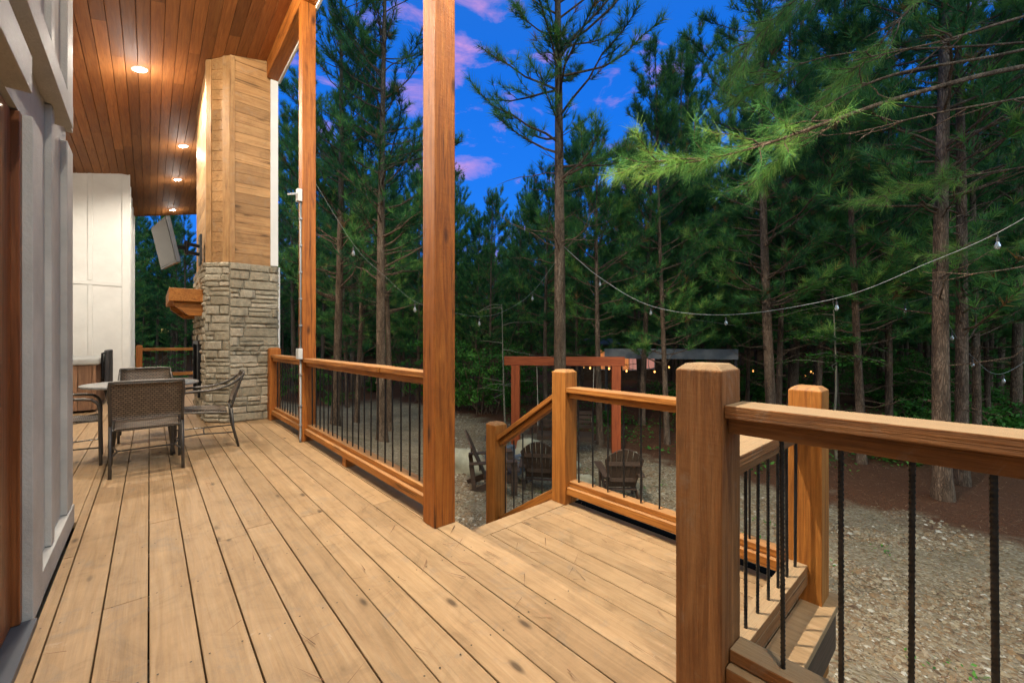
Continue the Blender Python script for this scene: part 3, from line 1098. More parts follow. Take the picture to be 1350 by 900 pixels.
mb.box(.545, .572, 7.42, 7.68, 2.25, 2.68); mb.bar(w0 + Vector((0, 0, .06)), el + Vector((0, 0, .06)), .03, .045); mb.bar(w0 - Vector((0, 0, .06)), el - Vector((0, 0, .06)), .03, .045)
mb.tube([el + Vector((0, 0, -.1)), el + Vector((0, 0, .1))], .022, 10); mb.bar(el, cbk, .03, .05)
mb.build('swing_arm', M_BLACK, tv, o)

# ------------------------------------------------------------------ hot tub
ht = thing('hot_tub', (-1.7, 10.4, 0), 'square hot tub with brown wooden sides and grey cover', 'hot tub')
o = ORI[ht]
mb = MB(); mb.box(-2.72, -.67, 9.37, 11.4, .05, .74); mb.build('shell', wood('tub', 2), ht, o)
mb = MB()
x = -2.74
while x < -.65:
    mb.box(x + .003, min(x + .155, -.64), 9.34, 9.368, .04, .75, random.random()); x += .158
y = 9.372
while y < 11.42:
    mb.box(-.668, -.64, y + .003, y + .155, .04, .75, random.random()); y += .158
mb.build('side_panel', wood('tub', 2), ht, o, .003)
mb = MB(); mb.box(-2.78, -.60, 9.30, 10.38, .755, .86); mb.box(-2.78, -.60, 10.40, 11.46, .755, .86)
mb.build('cover', plain('vinyl_cover', (.36, .37, .36), .55, 0, .1, 5, .2, 20), ht, o, .03, seg=3)
mb = MB(); mb.box(-.6, -.53, 10.2, 11.1, .35, .98); mb.build('cover_flap', plain('black_flap', (.04, .04, .045), .6), ht, o, .02)
mb = MB(); mb.tube([(-.585, 9.6, .5), (-.585, 9.6, .93), (-.585, 10.9, .95), (-.585, 10.9, .5)], .016, 8); mb.build('cover_lifter', M_BLACK, ht, o)

# ------------------------------------------------------------------ wicker patio chairs and table
def weave_mat():
    m, nt, b = new_mat('brown_weave')
    tc = nt.nodes.new('ShaderNodeTexCoord')
    br_ = nt.nodes.new('ShaderNodeTexBrick')
    br_.inputs['Scale'].default_value = 1.0
    br_.inputs['Brick Width'].default_value = .028
    br_.inputs['Row Height'].default_value = .012
    br_.inputs['Mortar Size'].default_value = .0022
    br_.inputs['Color1'].default_value = (.21, .155, .105, 1)
    br_.inputs['Color2'].default_value = (.13, .095, .065, 1)
    br_.inputs['Mortar'].default_value = (.025, .018, .012, 1)
    cmb = nt.nodes.new('ShaderNodeCombineXYZ'); sx = nt.nodes.new('ShaderNodeSeparateXYZ')
    nt.links.new(tc.outputs['Object'], sx.inputs[0])
    nt.links.new(sx.outputs[0], cmb.inputs[0])
    nt.links.new(math_n(nt, 'ADD', sx.outputs[1], sx.outputs[2]), cmb.inputs[1])
    nt.links.new(cmb.outputs[0], br_.inputs['Vector'])
    nt.links.new(br_.outputs['Color'], b.inputs['Base Color'])
    b.inputs['Roughness'].default_value = .55
    bump(nt, b, math_n(nt, 'SUBTRACT', 1.0, br_.outputs['Fac']), .8, .004)
    return m
M_WEAVE = weave_mat()
M_FRAME = plain('bronze_frame', (.085, .078, .07), .4, .5, .15)
def curve(pts, n=6):
    """Catmull-Rom"""
    P = [Vector(p) for p in pts]
    P = [P[0] * 2 - P[1]] + P + [P[-1] * 2 - P[-2]]
    out = []
    for i in range(1, len(P) - 2):
        for k in range(n):
            t = k / n
            a, b_, c, d = P[i - 1], P[i], P[i + 1], P[i + 2]
            out.append(.5 * ((2 * b_) + (c - a) * t + (2 * a - 5 * b_ + 4 * c - d) * t * t + (3 * b_ - a - 3 * c + d) * t ** 3))
    out.append(P[-2])
    return out
def sheet(P, nu, nv, th, nrm_up=True):
    """closed thin panel from function P(u,v)"""
    mb = MB()
    g = [[Vector(P(i / nu, j / nv)) for i in range(nu + 1)] for j in range(nv + 1)]
    vs = []
    for side in (0, 1):
        for j in range(nv + 1):
            for i in range(nu + 1):
                du = g[j][min(i + 1, nu)] - g[j][max(i - 1, 0)]
                dv = g[min(j + 1, nv)][i] - g[max(j - 1, 0)][i]
                n_ = du.cross(dv).normalized()
                vs.append(g[j][i] + n_ * (th / 2 if side else -th / 2))
    W = nu + 1; S = W * (nv + 1)
    fs = []
    for j in range(nv):
        for i in range(nu):
            q = (j * W + i, j * W + i + 1, (j + 1) * W + i + 1, (j + 1) * W + i)
            fs.append(tuple(reversed(q))); fs.append(tuple(k + S for k in q))
    for j in range(nv):
        fs.append((j * W, (j + 1) * W, (j + 1) * W + S, j * W + S)); fs.append((j * W + nu, j * W + nu + S, (j + 1) * W + nu + S, (j + 1) * W + nu))
    for i in range(nu):
        fs.append((i, i + S, i + 1 + S, i + 1)); fs.append((nv * W + i, nv * W + i + 1, nv * W + i + 1 + S, nv * W + i + S))
    mb.add(vs, fs)
    return mb
def patio_chair():
    """faces +Y, origin on the floor under the seat centre"""
    t = thing('patio_chair', (0, 0, 0), 'x', 'chair')
    w = .235
    sheet(lambda u, v: ((u - .5) * .42, -.20 + v * .45, .385 + .03 * v + .012 * math.cos((v - .4) * 5)), 4, 8, .014).build('seat', M_WEAVE, t, (0, 0, 0), smooth=True)
    sheet(lambda u, v: ((u - .5) * .45, -.235 - .10 * v - .02 * math.cos((u - .5) * 3), .47 + .31 * v), 6, 6, .014).build('backrest', M_WEAVE, t, (0, 0, 0), smooth=True)
    mb = MB()
    mb.tube([(-.225, -.19, .375), (-.225, .25, .41), (.225, .25, .41), (.225, -.19, .375), (-.225, -.19, .375)], .009, 7); mb.build('seat_frame', M_FRAME, t, (0, 0, 0))
    mb = MB(); mb.tube(curve([(-w, -.235, .42), (-w, -.29, .62), (-w, -.34, .77), (-w + .03, -.348, .792), (0, -.352, .795), (w - .03, -.348, .792), (w, -.34, .77), (w, -.29, .62), (w, -.235, .42)], 4), .0115, 8)
    mb.build('back_frame', M_FRAME, t, (0, 0, 0), smooth=True)
    for s in (-1, 1):
        mb = MB(); mb.tube([(s * w, -.235, .42), (s * w, -.255, .2), (s * w, -.30, .0)], .0125, 8); mb.build('leg', M_FRAME, t, (0, 0, 0), smooth=True)
        mb = MB(); mb.tube(curve([(s * (w + .01), .255, 0), (s * (w + .01), .25, .3), (s * (w + .01), .245, .53), (s * (w + .01), .20, .60)], 5), .0125, 8); mb.build('leg', M_FRAME, t, (0, 0, 0), smooth=True)
        mb = MB(); mb.tube(curve([(s * (w + .01), .205, .598), (s * (w + .012), .12, .612), (s * (w + .012), -.08, .625), (s * (w + .008), -.24, .68), (s * w, -.325, .75)], 5), .013, 8); mb.build('armrest', M_FRAME, t, (0, 0, 0), smooth=True)
        mb = MB(); mb.tube([(s * w, -.262, .16), (s * (w - .04), .0, .165), (s * w, .25, .16)], .007, 6); mb.build('stretcher', M_FRAME, t, (0, 0, 0))
    mb = MB(); mb.tube([(-w + .04, 0, .165), (w - .04, 0, .165)], .007, 6); mb.build('stretcher', M_FRAME, t, (0, 0, 0))
    return t
pc = patio_chair()
spots = [(-.015, 5.0, 0.02, 'brown woven patio chair nearest the camera, its back turned to us'),
         (-.02, 6.55, math.pi + .03, 'patio chair on the far side of the table, facing the camera'),
         (.44, 5.53, math.pi / 2 - .08, 'patio chair seen from the side, in front of the stone chimney'),
         (-.60, 5.53, -math.pi / 2 + .05, 'patio chair at the left, partly hidden by the near wall')]
for i, (x, y, rz, lab) in enumerate(spots):
    c = pc if i == 0 else copy_tree(pc)
    c.location = (x, y, .002); c.rotation_euler = (0, 0, rz)
    tag(c, lab, 'chair', 'woven patio chairs around the round table')
tb = thing('patio_table', (-.05, 5.6, 0), 'round grey patio table between the woven chairs', 'table')
o = ORI[tb]
mb = MB(); mb.lathe([(.44, .690), (.452, .695), (.452, .708), (.446, .713), (.3, .7135)], (o.x, o.y, 0), 40); mb.build('tabletop', plain('table_grey', (.27, .27, .26), .25, .1, .05), tb, o)
for k in range(4):
    a = math.pi / 4 + k * math.pi / 2
    mb = MB(); mb.tube([(o.x + .36 * math.cos(a), o.y + .36 * math.sin(a), .69), (o.x + .28 * math.cos(a), o.y + .28 * math.sin(a), .35), (o.x + .33 * math.cos(a), o.y + .33 * math.sin(a), .002)], .014, 8)
    mb.build('leg', M_FRAME, tb, o, smooth=True)

# ================================================================== YARD
# ------------------------------------------------------------------ pine trees
def bark_mat():
    m, nt, b = new_mat('pine_bark')
    v, raw = coords(nt, (1, 1, .2))
    vo = nt.nodes.new('ShaderNodeTexVoronoi'); vo.inputs['Scale'].default_value = 36
    vo.feature = 'DISTANCE_TO_EDGE'
    dn = nt.nodes.new('ShaderNodeVectorMath'); dn.operation = 'ADD'
    nz = nt.nodes.new('ShaderNodeTexNoise'); nz.inputs['Scale'].default_value = 14
    nt.links.new(v, nz.inputs['Vector'])
    sc_ = nt.nodes.new('ShaderNodeVectorMath'); sc_.operation = 'SCALE'; sc_.inputs['Scale'].default_value = .12
    nt.links.new(nz.outputs['Color'], sc_.inputs[0])
    nt.links.new(v, dn.inputs[0]); nt.links.new(sc_.outputs[0], dn.inputs[1])
    nt.links.new(dn.outputs[0], vo.inputs['Vector'])
    n1 = noise(nt, v, 8, 6, .7, .5)
    r = ramp(nt, [(.28, (.09, .058, .038)), (.5, (.21, .14, .092)), (.72, (.36, .26, .18))])
    nt.links.new(n1, r.inputs[0])
    re = ramp(nt, [(0, .5), (.2, 1.0)]); nt.links.new(vo.outputs['Distance'], re.inputs[0])
    nt.links.new(mixc(nt, 1.0, r.outputs[0], re.outputs[0], 'MULTIPLY'), b.inputs['Base Color'])
    b.inputs['Roughness'].default_value = .9; b.inputs['Specular IOR Level'].default_value = .2
    h = math_n(nt, 'ADD', re.outputs[0], math_n(nt, 'MULTIPLY', n1, .6))
    bump(nt, b, h, .9, .025)
    return m
M_BARK = bark_mat()
def leaf_mat(name, stops, trans=.3, rough=.55):
    m, nt, b = new_mat(name)
    a = nt.nodes.new('ShaderNodeAttribute'); a.attribute_name = 'tone'
    oi = nt.nodes.new('ShaderNodeObjectInfo')
    f = math_n(nt, 'ADD', a.outputs['Fac'], math_n(nt, 'MULTIPLY', math_n(nt, 'SUBTRACT', oi.outputs['Random'], .5), .14))
    r = ramp(nt, stops); nt.links.new(f, r.inputs[0])
    nt.links.new(r.outputs[0], b.inputs['Base Color'])
    b.inputs['Roughness'].default_value = rough
    b.inputs['Specular IOR Level'].default_value = .3
    tr = nt.nodes.new('ShaderNodeBsdfTranslucent')
    nt.links.new(r.outputs[0], tr.inputs['Color'])
    mx = nt.nodes.new('ShaderNodeMixShader'); mx.inputs[0].default_value = trans
    nt.links.new(b.outputs[0], mx.inputs[1]); nt.links.new(tr.outputs[0], mx.inputs[2])
    nt.links.new(mx.outputs[0], nt.nodes['Material Output'].inputs['Surface'])
    return m
M_NEEDLE = leaf_mat('pine_needles', [(0, (.022, .075, .036)), (.4, (.052, .185, .054)), (.75, (.15, .36, .07)), (.97, (.33, .47, .09)), (1, (.30, .17, .06))])
M_LEAF = leaf_mat('broad_leaves', [(0, (.03, .10, .016)), (.5, (.075, .25, .035)), (1, (.17, .40, .06))], .35)

def rand_unit(n, rng):
    v = rng.normal(size=(n, 3)); return v / np.linalg.norm(v, axis=1, keepdims=True)
def needle_mesh(pos, dr, tone, k, length, width, spread, rng, droop=.12):
    n = len(pos)
    P = np.repeat(pos, k, 0); Dr = np.repeat(dr, k, 0); T = np.repeat(tone, k) + rng.normal(0, .06, n * k)
    d = Dr + rand_unit(n * k, rng) * spread
    d[:, 2] -= rng.random(n * k) * droop
    d /= np.linalg.norm(d, axis=1, keepdims=True)
    L = length * rng.uniform(.7, 1.15, n * k)
    s = np.cross(d, rand_unit(n * k, rng)); s /= np.linalg.norm(s, axis=1, keepdims=True) + 1e-9
    b = P - Dr * (rng.random(n * k) * length * .35)[:, None]
    w = (width * rng.uniform(.7, 1.2, n * k))[:, None] / 2
    V = np.stack([b - s * w, b + s * w, b + d * L[:, None]], 1).reshape(-1, 3)
    return V, np.arange(n * k * 3).reshape(-1, 3), np.repeat(T, 3)

def branch_path(p0, az, el, L, up, seg, rs, wob=.18):
    pts = [Vector(p0)]
    for i in range(seg):
        az += rs.gauss(0, wob); e = el + up * (i / seg) + rs.gauss(0, wob * .5)
        pts.append(pts[-1] + Vector((math.cos(az) * math.cos(e), math.sin(az) * math.cos(e), math.sin(e))) * (L / seg))
    return pts

def pine_data(seed, h, r0, zb, lmax, step, per, k, nl, nw, dead=10, spread=.78, dead_z=(2.0, 6.0), twn=8, bend=.15, fill=1.0):
    rs = random.Random(seed); rng = np.random.default_rng(seed)
    mb = MB()
    ph = rs.uniform(0, 6.28)
    def trunk(z):
        t = z / h
        return Vector((bend * math.sin(t * 3.1 + ph) - bend * math.sin(ph), bend * math.cos(t * 2.3 + ph) - bend * math.cos(ph), z))
    zs = [0, .12, .35, .8] + list(np.linspace(1.5, h, 16))
    rr = [(r0 * (1 - .9 * (z / h) ** 1.1)) * (1 + .45 * math.exp(-z / .18)) for z in zs]
    zs[0] = -.35
    mb.tube([trunk(z) for z in zs], rr, 12)
    tp, td, tt = [], [], []
    def tufts(path, frac, gap, base_tone):
        L = sum((path[i + 1] - path[i]).length for i in range(len(path) - 1))
        n = max(1, int(L * (1 - frac) / gap))
        for i in range(n + 1):
            f = frac + (1 - frac) * i / max(1, n)
            x = f * (len(path) - 1); j = min(int(x), len(path) - 2)
            p = path[j].lerp(path[j + 1], x - j); d = (path[j + 1] - path[j]).normalized()
            d = (d + Vector((0, 0, .35))).normalized()
            tp.append(p); td.append(d); tt.append(1.2 if rs.random() < .02 else min(.93, base_tone + rs.gauss(0, .10) + (.22 if i == n else -.04)))
    z = zb
    while z < h - .3:
        t = (z - zb) / (h - zb)
        for _ in range(per):
            if rs.random() < .12: continue
            az = rs.uniform(0, 6.28)
            L = lmax * (1 - t) ** .5 * (.45 + .55 * min(1, t * 3 + .25)) * rs.uniform(.55, 1.12) + .25
            el = math.radians(rs.uniform(2, 22) + 40 * t)
            p0 = trunk(z + rs.uniform(-.2, .2))
            path = branch_path(p0, az, el, L, math.radians(22), 5, rs)
            br = max(.008, r0 * .26 * (1 - .7 * t)) * (.5 + .5 * L / lmax)
            mb.tube(path, [br * (1 - .75 * i / 5) for i in range(6)], 5, cap=False)
            bt = rs.uniform(.2, .62)
            tufts(path, .62, .13, bt)
            nt_ = int(twn * (L / lmax + .25) * rs.uniform(.7, 1.3))
            for q in range(nt_):
                f = rs.uniform(.28, .97); x = f * 5; j = min(int(x), 4)
                p = path[j].lerp(path[j + 1], x - j)
                tl_ = rs.uniform(.25, .75) * (1.1 - .5 * f) * min(1, L / 1.2 + .3)
                tw = branch_path(p, az + rs.choice((-1, 1)) * rs.uniform(.4, 1.1), el + rs.uniform(-.05, .5), tl_, .5, 3, rs)
                mb.tube(tw, [br * .32, br * .28, br * .22, br * .15], 3, cap=False)
                tufts(tw, .45, .12 / fill, bt + rs.uniform(-.1, .12))
        z += step * rs.uniform(.75, 1.25)
    # leader
    tufts([trunk(h - .8), trunk(h), trunk(h) + Vector((0, 0, .3))], .2, .1, .5)
    for _ in range(dead):
        zz = rs.uniform(*dead_z); az = rs.uniform(0, 6.28)
        L = rs.uniform(.25, 1.7)
        p0 = trunk(zz)
        path = branch_path(p0, az, math.radians(rs.uniform(-8, 38)), L, math.radians(rs.uniform(-30, 35)), 5, rs, .25)
        br = rs.uniform(.008, .016)
        mb.tube(path, [br, br * .85, br * .7, br * .55, br * .4, br * .2], 5, cap=False)
        if L > .7:
            for q in range(rs.randint(1, 4)):
                j = rs.randint(1, 4)
                tw = branch_path(path[j], az + rs.uniform(-1.2, 1.2), rs.uniform(-.4, .7), rs.uniform(.15, .6), .2, 3, rs, .3)
                mb.tube(tw, [br * .45, br * .35, br * .25, br * .12], 3, cap=False)
    for _ in range(5):   # pruned stubs
        zz = rs.uniform(.8, dead_z[1]); az = rs.uniform(0, 6.28); p0 = trunk(zz)
        mb.tube([p0, p0 + Vector((math.cos(az), math.sin(az), .25)) * (r0 + .035)], [.022, .018], 6)
    tp = np.array([tuple(p) for p in tp]); td = np.array([tuple(p) for p in td]); tt = np.array(tt)
    V, F, T = needle_mesh(tp, td, tt, k, nl, nw, spread, rng)
    return mb, V, F, T

def pine(seed, loc, label, group=None, mats=None, **kw):
    mb, V, F, T = pine_data(seed, **kw)
    t = thing('pine_tree', loc, label, 'pine tree', group)
    mb.build('trunk', M_BARK, t, (0, 0, 0), smooth=True)
    np_mesh('crown', V, F, [M_NEEDLE], T, t)
    return t

def ground_at(px, depth):
    p = at(px, 500, depth); return Vector((p.x, p.y, zt(p.x, p.y)))

# general variants; the first placement of each uses the variant itself
VAR = [
    dict(h=17.0, r0=.150, zb=4.6, lmax=3.1, step=.45, per=4, k=19, nl=.25, nw=.014, dead=16, dead_z=(1.8, 6.5)),
    dict(h=16.0, r0=.135, zb=3.8, lmax=3.0, step=.43, per=4, k=19, nl=.25, nw=.014, dead=18, dead_z=(1.5, 6.0)),
    dict(h=15.0, r0=.120, zb=4.8, lmax=2.8, step=.45, per=4, k=19, nl=.25, nw=.014, dead=16, dead_z=(1.6, 7.0)),
    dict(h=18.0, r0=.150, zb=5.4, lmax=3.2, step=.50, per=4, k=19, nl=.25, nw=.015, dead=16, dead_z=(2.0, 8.0)),
    dict(h=13.5, r0=.095, zb=2.9, lmax=2.5, step=.40, per=4, k=19, nl=.24, nw=.014, dead=14, dead_z=(1.2, 5.0)),
    dict(h=12.0, r0=.080, zb=2.2, lmax=2.2, step=.38, per=4, k=19, nl=.24, nw=.014, dead=10, dead_z=(1.0, 4.0)),
    dict(h=9.0, r0=.095, zb=3.5, lmax=2.0, step=.36, per=4, k=19, nl=.24, nw=.013, dead=14, dead_z=(1.2, 4.5)),
]
protos = [None] * len(VAR)
def place(vi, loc, label, s=1.0, sz=1.0, rz=None, group=None):
    if protos[vi] is None:
        t = pine(100 + vi, loc, label, group, **VAR[vi]); protos[vi] = t
    else:
        t = copy_tree(protos[vi]); t.location = loc
        if 'group' in t: del t['group']
        tag(t, label, 'pine tree', group)
    t.scale = (s, s, s * sz)
    t.rotation_euler = (random.gauss(0, .012), random.gauss(0, .012), random.uniform(0, 6.28) if rz is None else rz)
    return t

# the sparse pine that stands alone before the sky
mt_ = pine(11, ground_at(738, 8.9), 'tall slender pine standing alone against the open sky behind the step post',
     h=15.5, r0=.150, zb=6.2, lmax=3.3, step=.5, per=3, k=26, nl=.24, nw=.010, dead=26, dead_z=(4.2, 6.6), twn=10, bend=.06)
mt_.rotation_euler = (0, .012, 1.0)

named = [
    (504, 10.2, 0, .84, 'thicker of the two pines seen between the porch posts, rough lit bark'),
    (442, 11.6, 1, .90, 'straight pine beside the conduit post, thinner trunk between the porch posts'),
    (470, 13.5, 4, .90, 'thin pine trunk midway between the two larger pines beyond the railing'),
    (514, 12.6, 2, .76, 'pale thin pine trunk just right of the thicker one beyond the railing'),
    (458, 17.0, 5, .95, 'very thin pine farther back between the two larger pines beyond the railing'),
    (1019, 10.3, 1, .93, 'pine rising behind the thick brown foreground post'),
    (1243, 7.1, 2, 1.05, 'thickest pine trunk at the right, base on the brown pine straw'),
    (1268, 7.9, 4, 1.1, 'dark pine leaning close behind the thickest right-hand pine'),
    (1136, 9.3, 4, .9, 'straight grey pine behind the near railing, left of the thickest trunk'),
    (1172, 12.0, 4, 1.0, 'dim pine in the gap right of the straight grey pine'),
    (1288, 10.4, 5, 1.1, 'dim pine with a pale bulb beside it, right of the thickest trunk'),
    (791, 11.0, 6, .93, 'pine inside the red swing frame, right of the lone slender pine'),
    (846, 13.5, 6, 1.12, 'pine just right of the red swing frame, crossed by the grey canopy'),
    (720, 13.0, 6, .9, 'pine just left of the lone slender pine, behind the red swing frame'),
    (985, 17.0, 5, 1.0, 'thin pine close left of the trunk behind the thick brown post'),
    (905, 19.0, 1, .9, 'pine far behind the grey canopy, under the hanging wire'),
]
occ = [(ground_at(738, 8.9).x, ground_at(738, 8.9).y)]
for (px, dz, vi, s, lab) in named:
    g = ground_at(px, dz)
    place(vi, g, lab, s)
    occ.append((g.x, g.y))

# forest
def ytop(px):
    pts = [(-400, -900), (140, -900), (150, 315), (345, 315), (352, -900), (560, -900), (585, 240), (725, 240), (765, 150), (800, 105), (850, 50), (880, -60), (900, -900), (3000, -900)]
    for (a, ya_), (b, yb_) in zip(pts, pts[1:]):
        if a <= px <= b: return ya_ + (yb_ - ya_) * (px - a) / (b - a)
    return -900
rs = random.Random(77)
cnt = 0
tries = 0
while cnt < 275 and tries < 26000:
    tries += 1
    px = rs.uniform(-60, 1500)
    q_ = rs.random()
    if q_ < .33: px = rs.uniform(880, 1480)
    elif q_ < .45: px = rs.uniform(350, 580)
    elif q_ < .58: px = rs.uniform(745, 930)
    dz = 11 + 40 * rs.random() ** 1.35
    g = ground_at(px, dz)
    if g.x < 8.8 and g.y < 17.6: continue
    if g.y > 17.6 and g.x < 8.8 and dz < 19: continue
    md = 1.25 + dz * .03
    if any((g.x - a) ** 2 + (g.y - b) ** 2 < md * md for a, b in occ): continue
    vi = rs.choice((0, 1, 2, 3, 4, 4, 5, 5))
    s = rs.uniform(.8, 1.15); sz = 1.0
    yt = ytop(px) + rs.uniform(-25, 45) - (rs.uniform(0, 60) if px < 350 else 0)
    if yt > -500:
        want = H + (450 - yt) / FPX * dz - g.z
        if want < 5.5: continue
        s = min(s, want / VAR[vi]['h'])
        if s < .45: continue
    # a fallen-off corridor at the far cabin
    if 770 < px < 868 and dz < 30 and dz > 12 and rs.random() < .8: continue
    occ.append((g.x, g.y))
    if px < 330: lab, gr = 'dark pine beyond the far end of the porch, one of many', 'pines beyond the far end of the porch'
    elif px < 600: lab, gr = 'dark pine in the woods seen between the porch posts, one of many', 'pines behind the porch posts'
    elif px < 900: lab, gr = 'dark pine in the woods behind the red swing frame, one of many', 'pines behind the swing frame'
    else: lab, gr = 'dark pine in the dense woods at the right, one of many', 'pines in the dense woods at the right'
    place(vi, g, lab, s, sz, None, gr)
    cnt += 1
print('forest trees', cnt)

# pine at the right, trunk outside the picture, long lit limbs reaching in
def near_pine():
    loc = at(1545, 500, 5.6); loc.z = zt(loc.x, loc.y)
    rs = random.Random(5); rng = np.random.default_rng(5)
    t = thing('pine_tree', loc, 'near pine whose long lit limbs reach in from the upper right', 'pine tree')
    mb = MB()
    zs = [-.3, .1, .4, 1, 3, 5, 7, 9, 11, 13]
    mb.tube([(0, 0, z) for z in zs], [.24, .21, .18, .17, .155, .14, .115, .09, .05, .01], 12)
    tp, td, tt = [], [], []
    def limb(px_pts, r0, ntw, tl0, tuft, f0=.25, bias=.5):
        path = curve([p - loc for p in px_pts], 5)
        n = len(path)
        mb.tube(path, [r0 * (1 - .85 * i / (n - 1)) for i in range(n)], 7, cap=False)
        def tufts(pp, frac, gap, bt):
            L = sum((pp[i + 1] - pp[i]).length for i in range(len(pp) - 1))
            m_ = max(1, int(L * (1 - frac) / gap))
            for i in range(m_ + 1):
                f = frac + (1 - frac) * i / m_; x = f * (len(pp) - 1); j = min(int(x), len(pp) - 2)
                tp.append(pp[j].lerp(pp[j + 1], x - j)); td.append((pp[j + 1] - pp[j]).normalized()); tt.append(bt + rs.gauss(0, .1))
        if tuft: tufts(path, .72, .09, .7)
        for q in range(ntw):
            f = f0 + (1 - f0) * rs.random() ** .8
            x = f * (n - 1); j = min(int(x), n - 2)
            p = path[j].lerp(path[j + 1], x - j); d = (path[j + 1] - path[j]).normalized()
            az = math.atan2(d.y, d.x) + rs.choice((-1, 1)) * rs.uniform(.25, .9)
            L = tl0 * rs.uniform(.4, 1.1)
            tw = branch_path(p, az, math.asin(max(-1, min(1, d.z))) + rs.uniform(-.45, .5), L, rs.uniform(-.3, .5), 5, rs, .2)
            mb.tube(tw, [.009, .008, .007, .006, .005, .003], 5, cap=False)
            if tuft and (f > bias or rs.random() < .25):
                tufts(tw, .42, .105, rs.uniform(.35, .9))
    # main lit limb
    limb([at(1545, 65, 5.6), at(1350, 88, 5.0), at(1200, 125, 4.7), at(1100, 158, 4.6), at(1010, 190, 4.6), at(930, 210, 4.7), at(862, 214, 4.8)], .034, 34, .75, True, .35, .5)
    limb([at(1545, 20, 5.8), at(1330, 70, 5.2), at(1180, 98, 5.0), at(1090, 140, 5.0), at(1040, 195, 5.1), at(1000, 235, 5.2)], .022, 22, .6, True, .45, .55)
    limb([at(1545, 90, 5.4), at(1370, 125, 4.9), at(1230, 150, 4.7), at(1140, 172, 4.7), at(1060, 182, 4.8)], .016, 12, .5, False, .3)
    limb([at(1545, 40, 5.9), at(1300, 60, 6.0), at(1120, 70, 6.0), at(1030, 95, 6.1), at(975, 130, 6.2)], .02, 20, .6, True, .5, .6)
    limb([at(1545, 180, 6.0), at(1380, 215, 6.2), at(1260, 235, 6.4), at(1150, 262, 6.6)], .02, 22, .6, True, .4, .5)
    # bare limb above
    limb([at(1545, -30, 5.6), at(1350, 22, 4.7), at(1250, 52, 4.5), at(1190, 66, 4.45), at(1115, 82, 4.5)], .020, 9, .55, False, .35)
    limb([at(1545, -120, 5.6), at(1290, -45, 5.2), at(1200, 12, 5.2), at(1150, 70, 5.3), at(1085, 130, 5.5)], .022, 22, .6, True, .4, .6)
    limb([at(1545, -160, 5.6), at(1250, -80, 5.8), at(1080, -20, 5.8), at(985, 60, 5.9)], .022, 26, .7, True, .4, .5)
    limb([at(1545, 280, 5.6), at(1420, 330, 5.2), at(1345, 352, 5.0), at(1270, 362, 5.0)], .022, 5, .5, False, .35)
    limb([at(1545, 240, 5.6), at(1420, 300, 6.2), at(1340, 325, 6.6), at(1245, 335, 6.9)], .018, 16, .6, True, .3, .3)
    for zz in np.arange(6.2, 13, .4):
        for _ in range(4):
            az = rs.uniform(0, 6.28); L = 2.6 * (1 - (zz - 6) / 9)
            pp = branch_path((0, 0, zz), az, .3, L, .4, 5, rs)
            mb.tube(pp, [.03, .025, .02, .015, .01, .005], 5, cap=False)
            for q in range(7):
                j = rs.randint(1, 4); tw = branch_path(pp[j], az + rs.uniform(-1, 1), .4, .5, .4, 3, rs)
                for p in tw[1:] + [tw[-1]]:
                    tp.append(p); td.append((tw[-1] - tw[0]).normalized()); tt.append(rs.uniform(.3, .7))
    mb.build('trunk', M_BARK, t, (0, 0, 0), smooth=True)
    tp_, td_, tt_ = np.array([tuple(p) for p in tp]), np.array([tuple(p) for p in td]), np.array(tt)
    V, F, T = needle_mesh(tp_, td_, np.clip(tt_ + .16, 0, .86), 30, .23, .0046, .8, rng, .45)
    np_mesh('crown', V, F, [M_NEEDLE], T, t)
near_pine()

# ------------------------------------------------------------------ broadleaf shrubs and sapling
def leaf_cards(P, tone, size, rng, flat=.0):
    n = len(P)
    nrm = rand_unit(n, rng)
    if flat: nrm[:, 2] += flat; nrm /= np.linalg.norm(nrm, axis=1, keepdims=True)
    u = np.cross(nrm, rand_unit(n, rng)); u /= np.linalg.norm(u, axis=1, keepdims=True) + 1e-9
    w = np.cross(nrm, u)
    s = (size * rng.uniform(.6, 1.3, n))[:, None]
    V = np.stack([P - u * s * .55, P + w * s * .28 + nrm * s * .05, P + u * s * .55, P - w * s * .28 + nrm * s * .05], 1).reshape(-1, 3)
    return V, np.arange(n * 4).reshape(-1, 4), np.repeat(np.clip(tone + rng.normal(0, .1, n), 0, 1), 4)
def shrub_data(seed, h, w, nl, size, stems=7):
    rs = random.Random(seed); rng = np.random.default_rng(seed)
    mb = MB(); P = []; T = []
    for i in range(stems):
        az = rs.uniform(0, 6.28); lean = rs.uniform(.15, 1.0)
        pp = branch_path((rs.gauss(0, w * .08), rs.gauss(0, w * .08), -.05), az, math.radians(85 - 45 * lean), h * rs.uniform(.6, 1.05), -.25, 6, rs, .2)
        mb.tube(pp, [.02 * (1 - .13 * j) for j in range(7)], 5, cap=False)
        for q in range(9):
            j = rs.randint(1, 5)
            tw = branch_path(pp[j], rs.uniform(0, 6.28), rs.uniform(-.1, .5), w * rs.uniform(.25, .6), 0, 4, rs, .3)
            mb.tube(tw, [.007, .006, .005, .004, .002], 3, cap=False)
            bt = rs.uniform(.15, .8)
            for k in range(nl):
                x = rs.uniform(.3, 1.05) * 4; j2 = min(int(x), 3)
                p = tw[j2].lerp(tw[j2 + 1], min(1.1, x - j2))
                P.append((p.x + rs.gauss(0, .07), p.y + rs.gauss(0, .07), p.z + rs.gauss(0, .05))); T.append(bt)
    V, F, T = leaf_cards(np.array(P), np.array(T), size, rng, .8)
    return mb, V, F, T
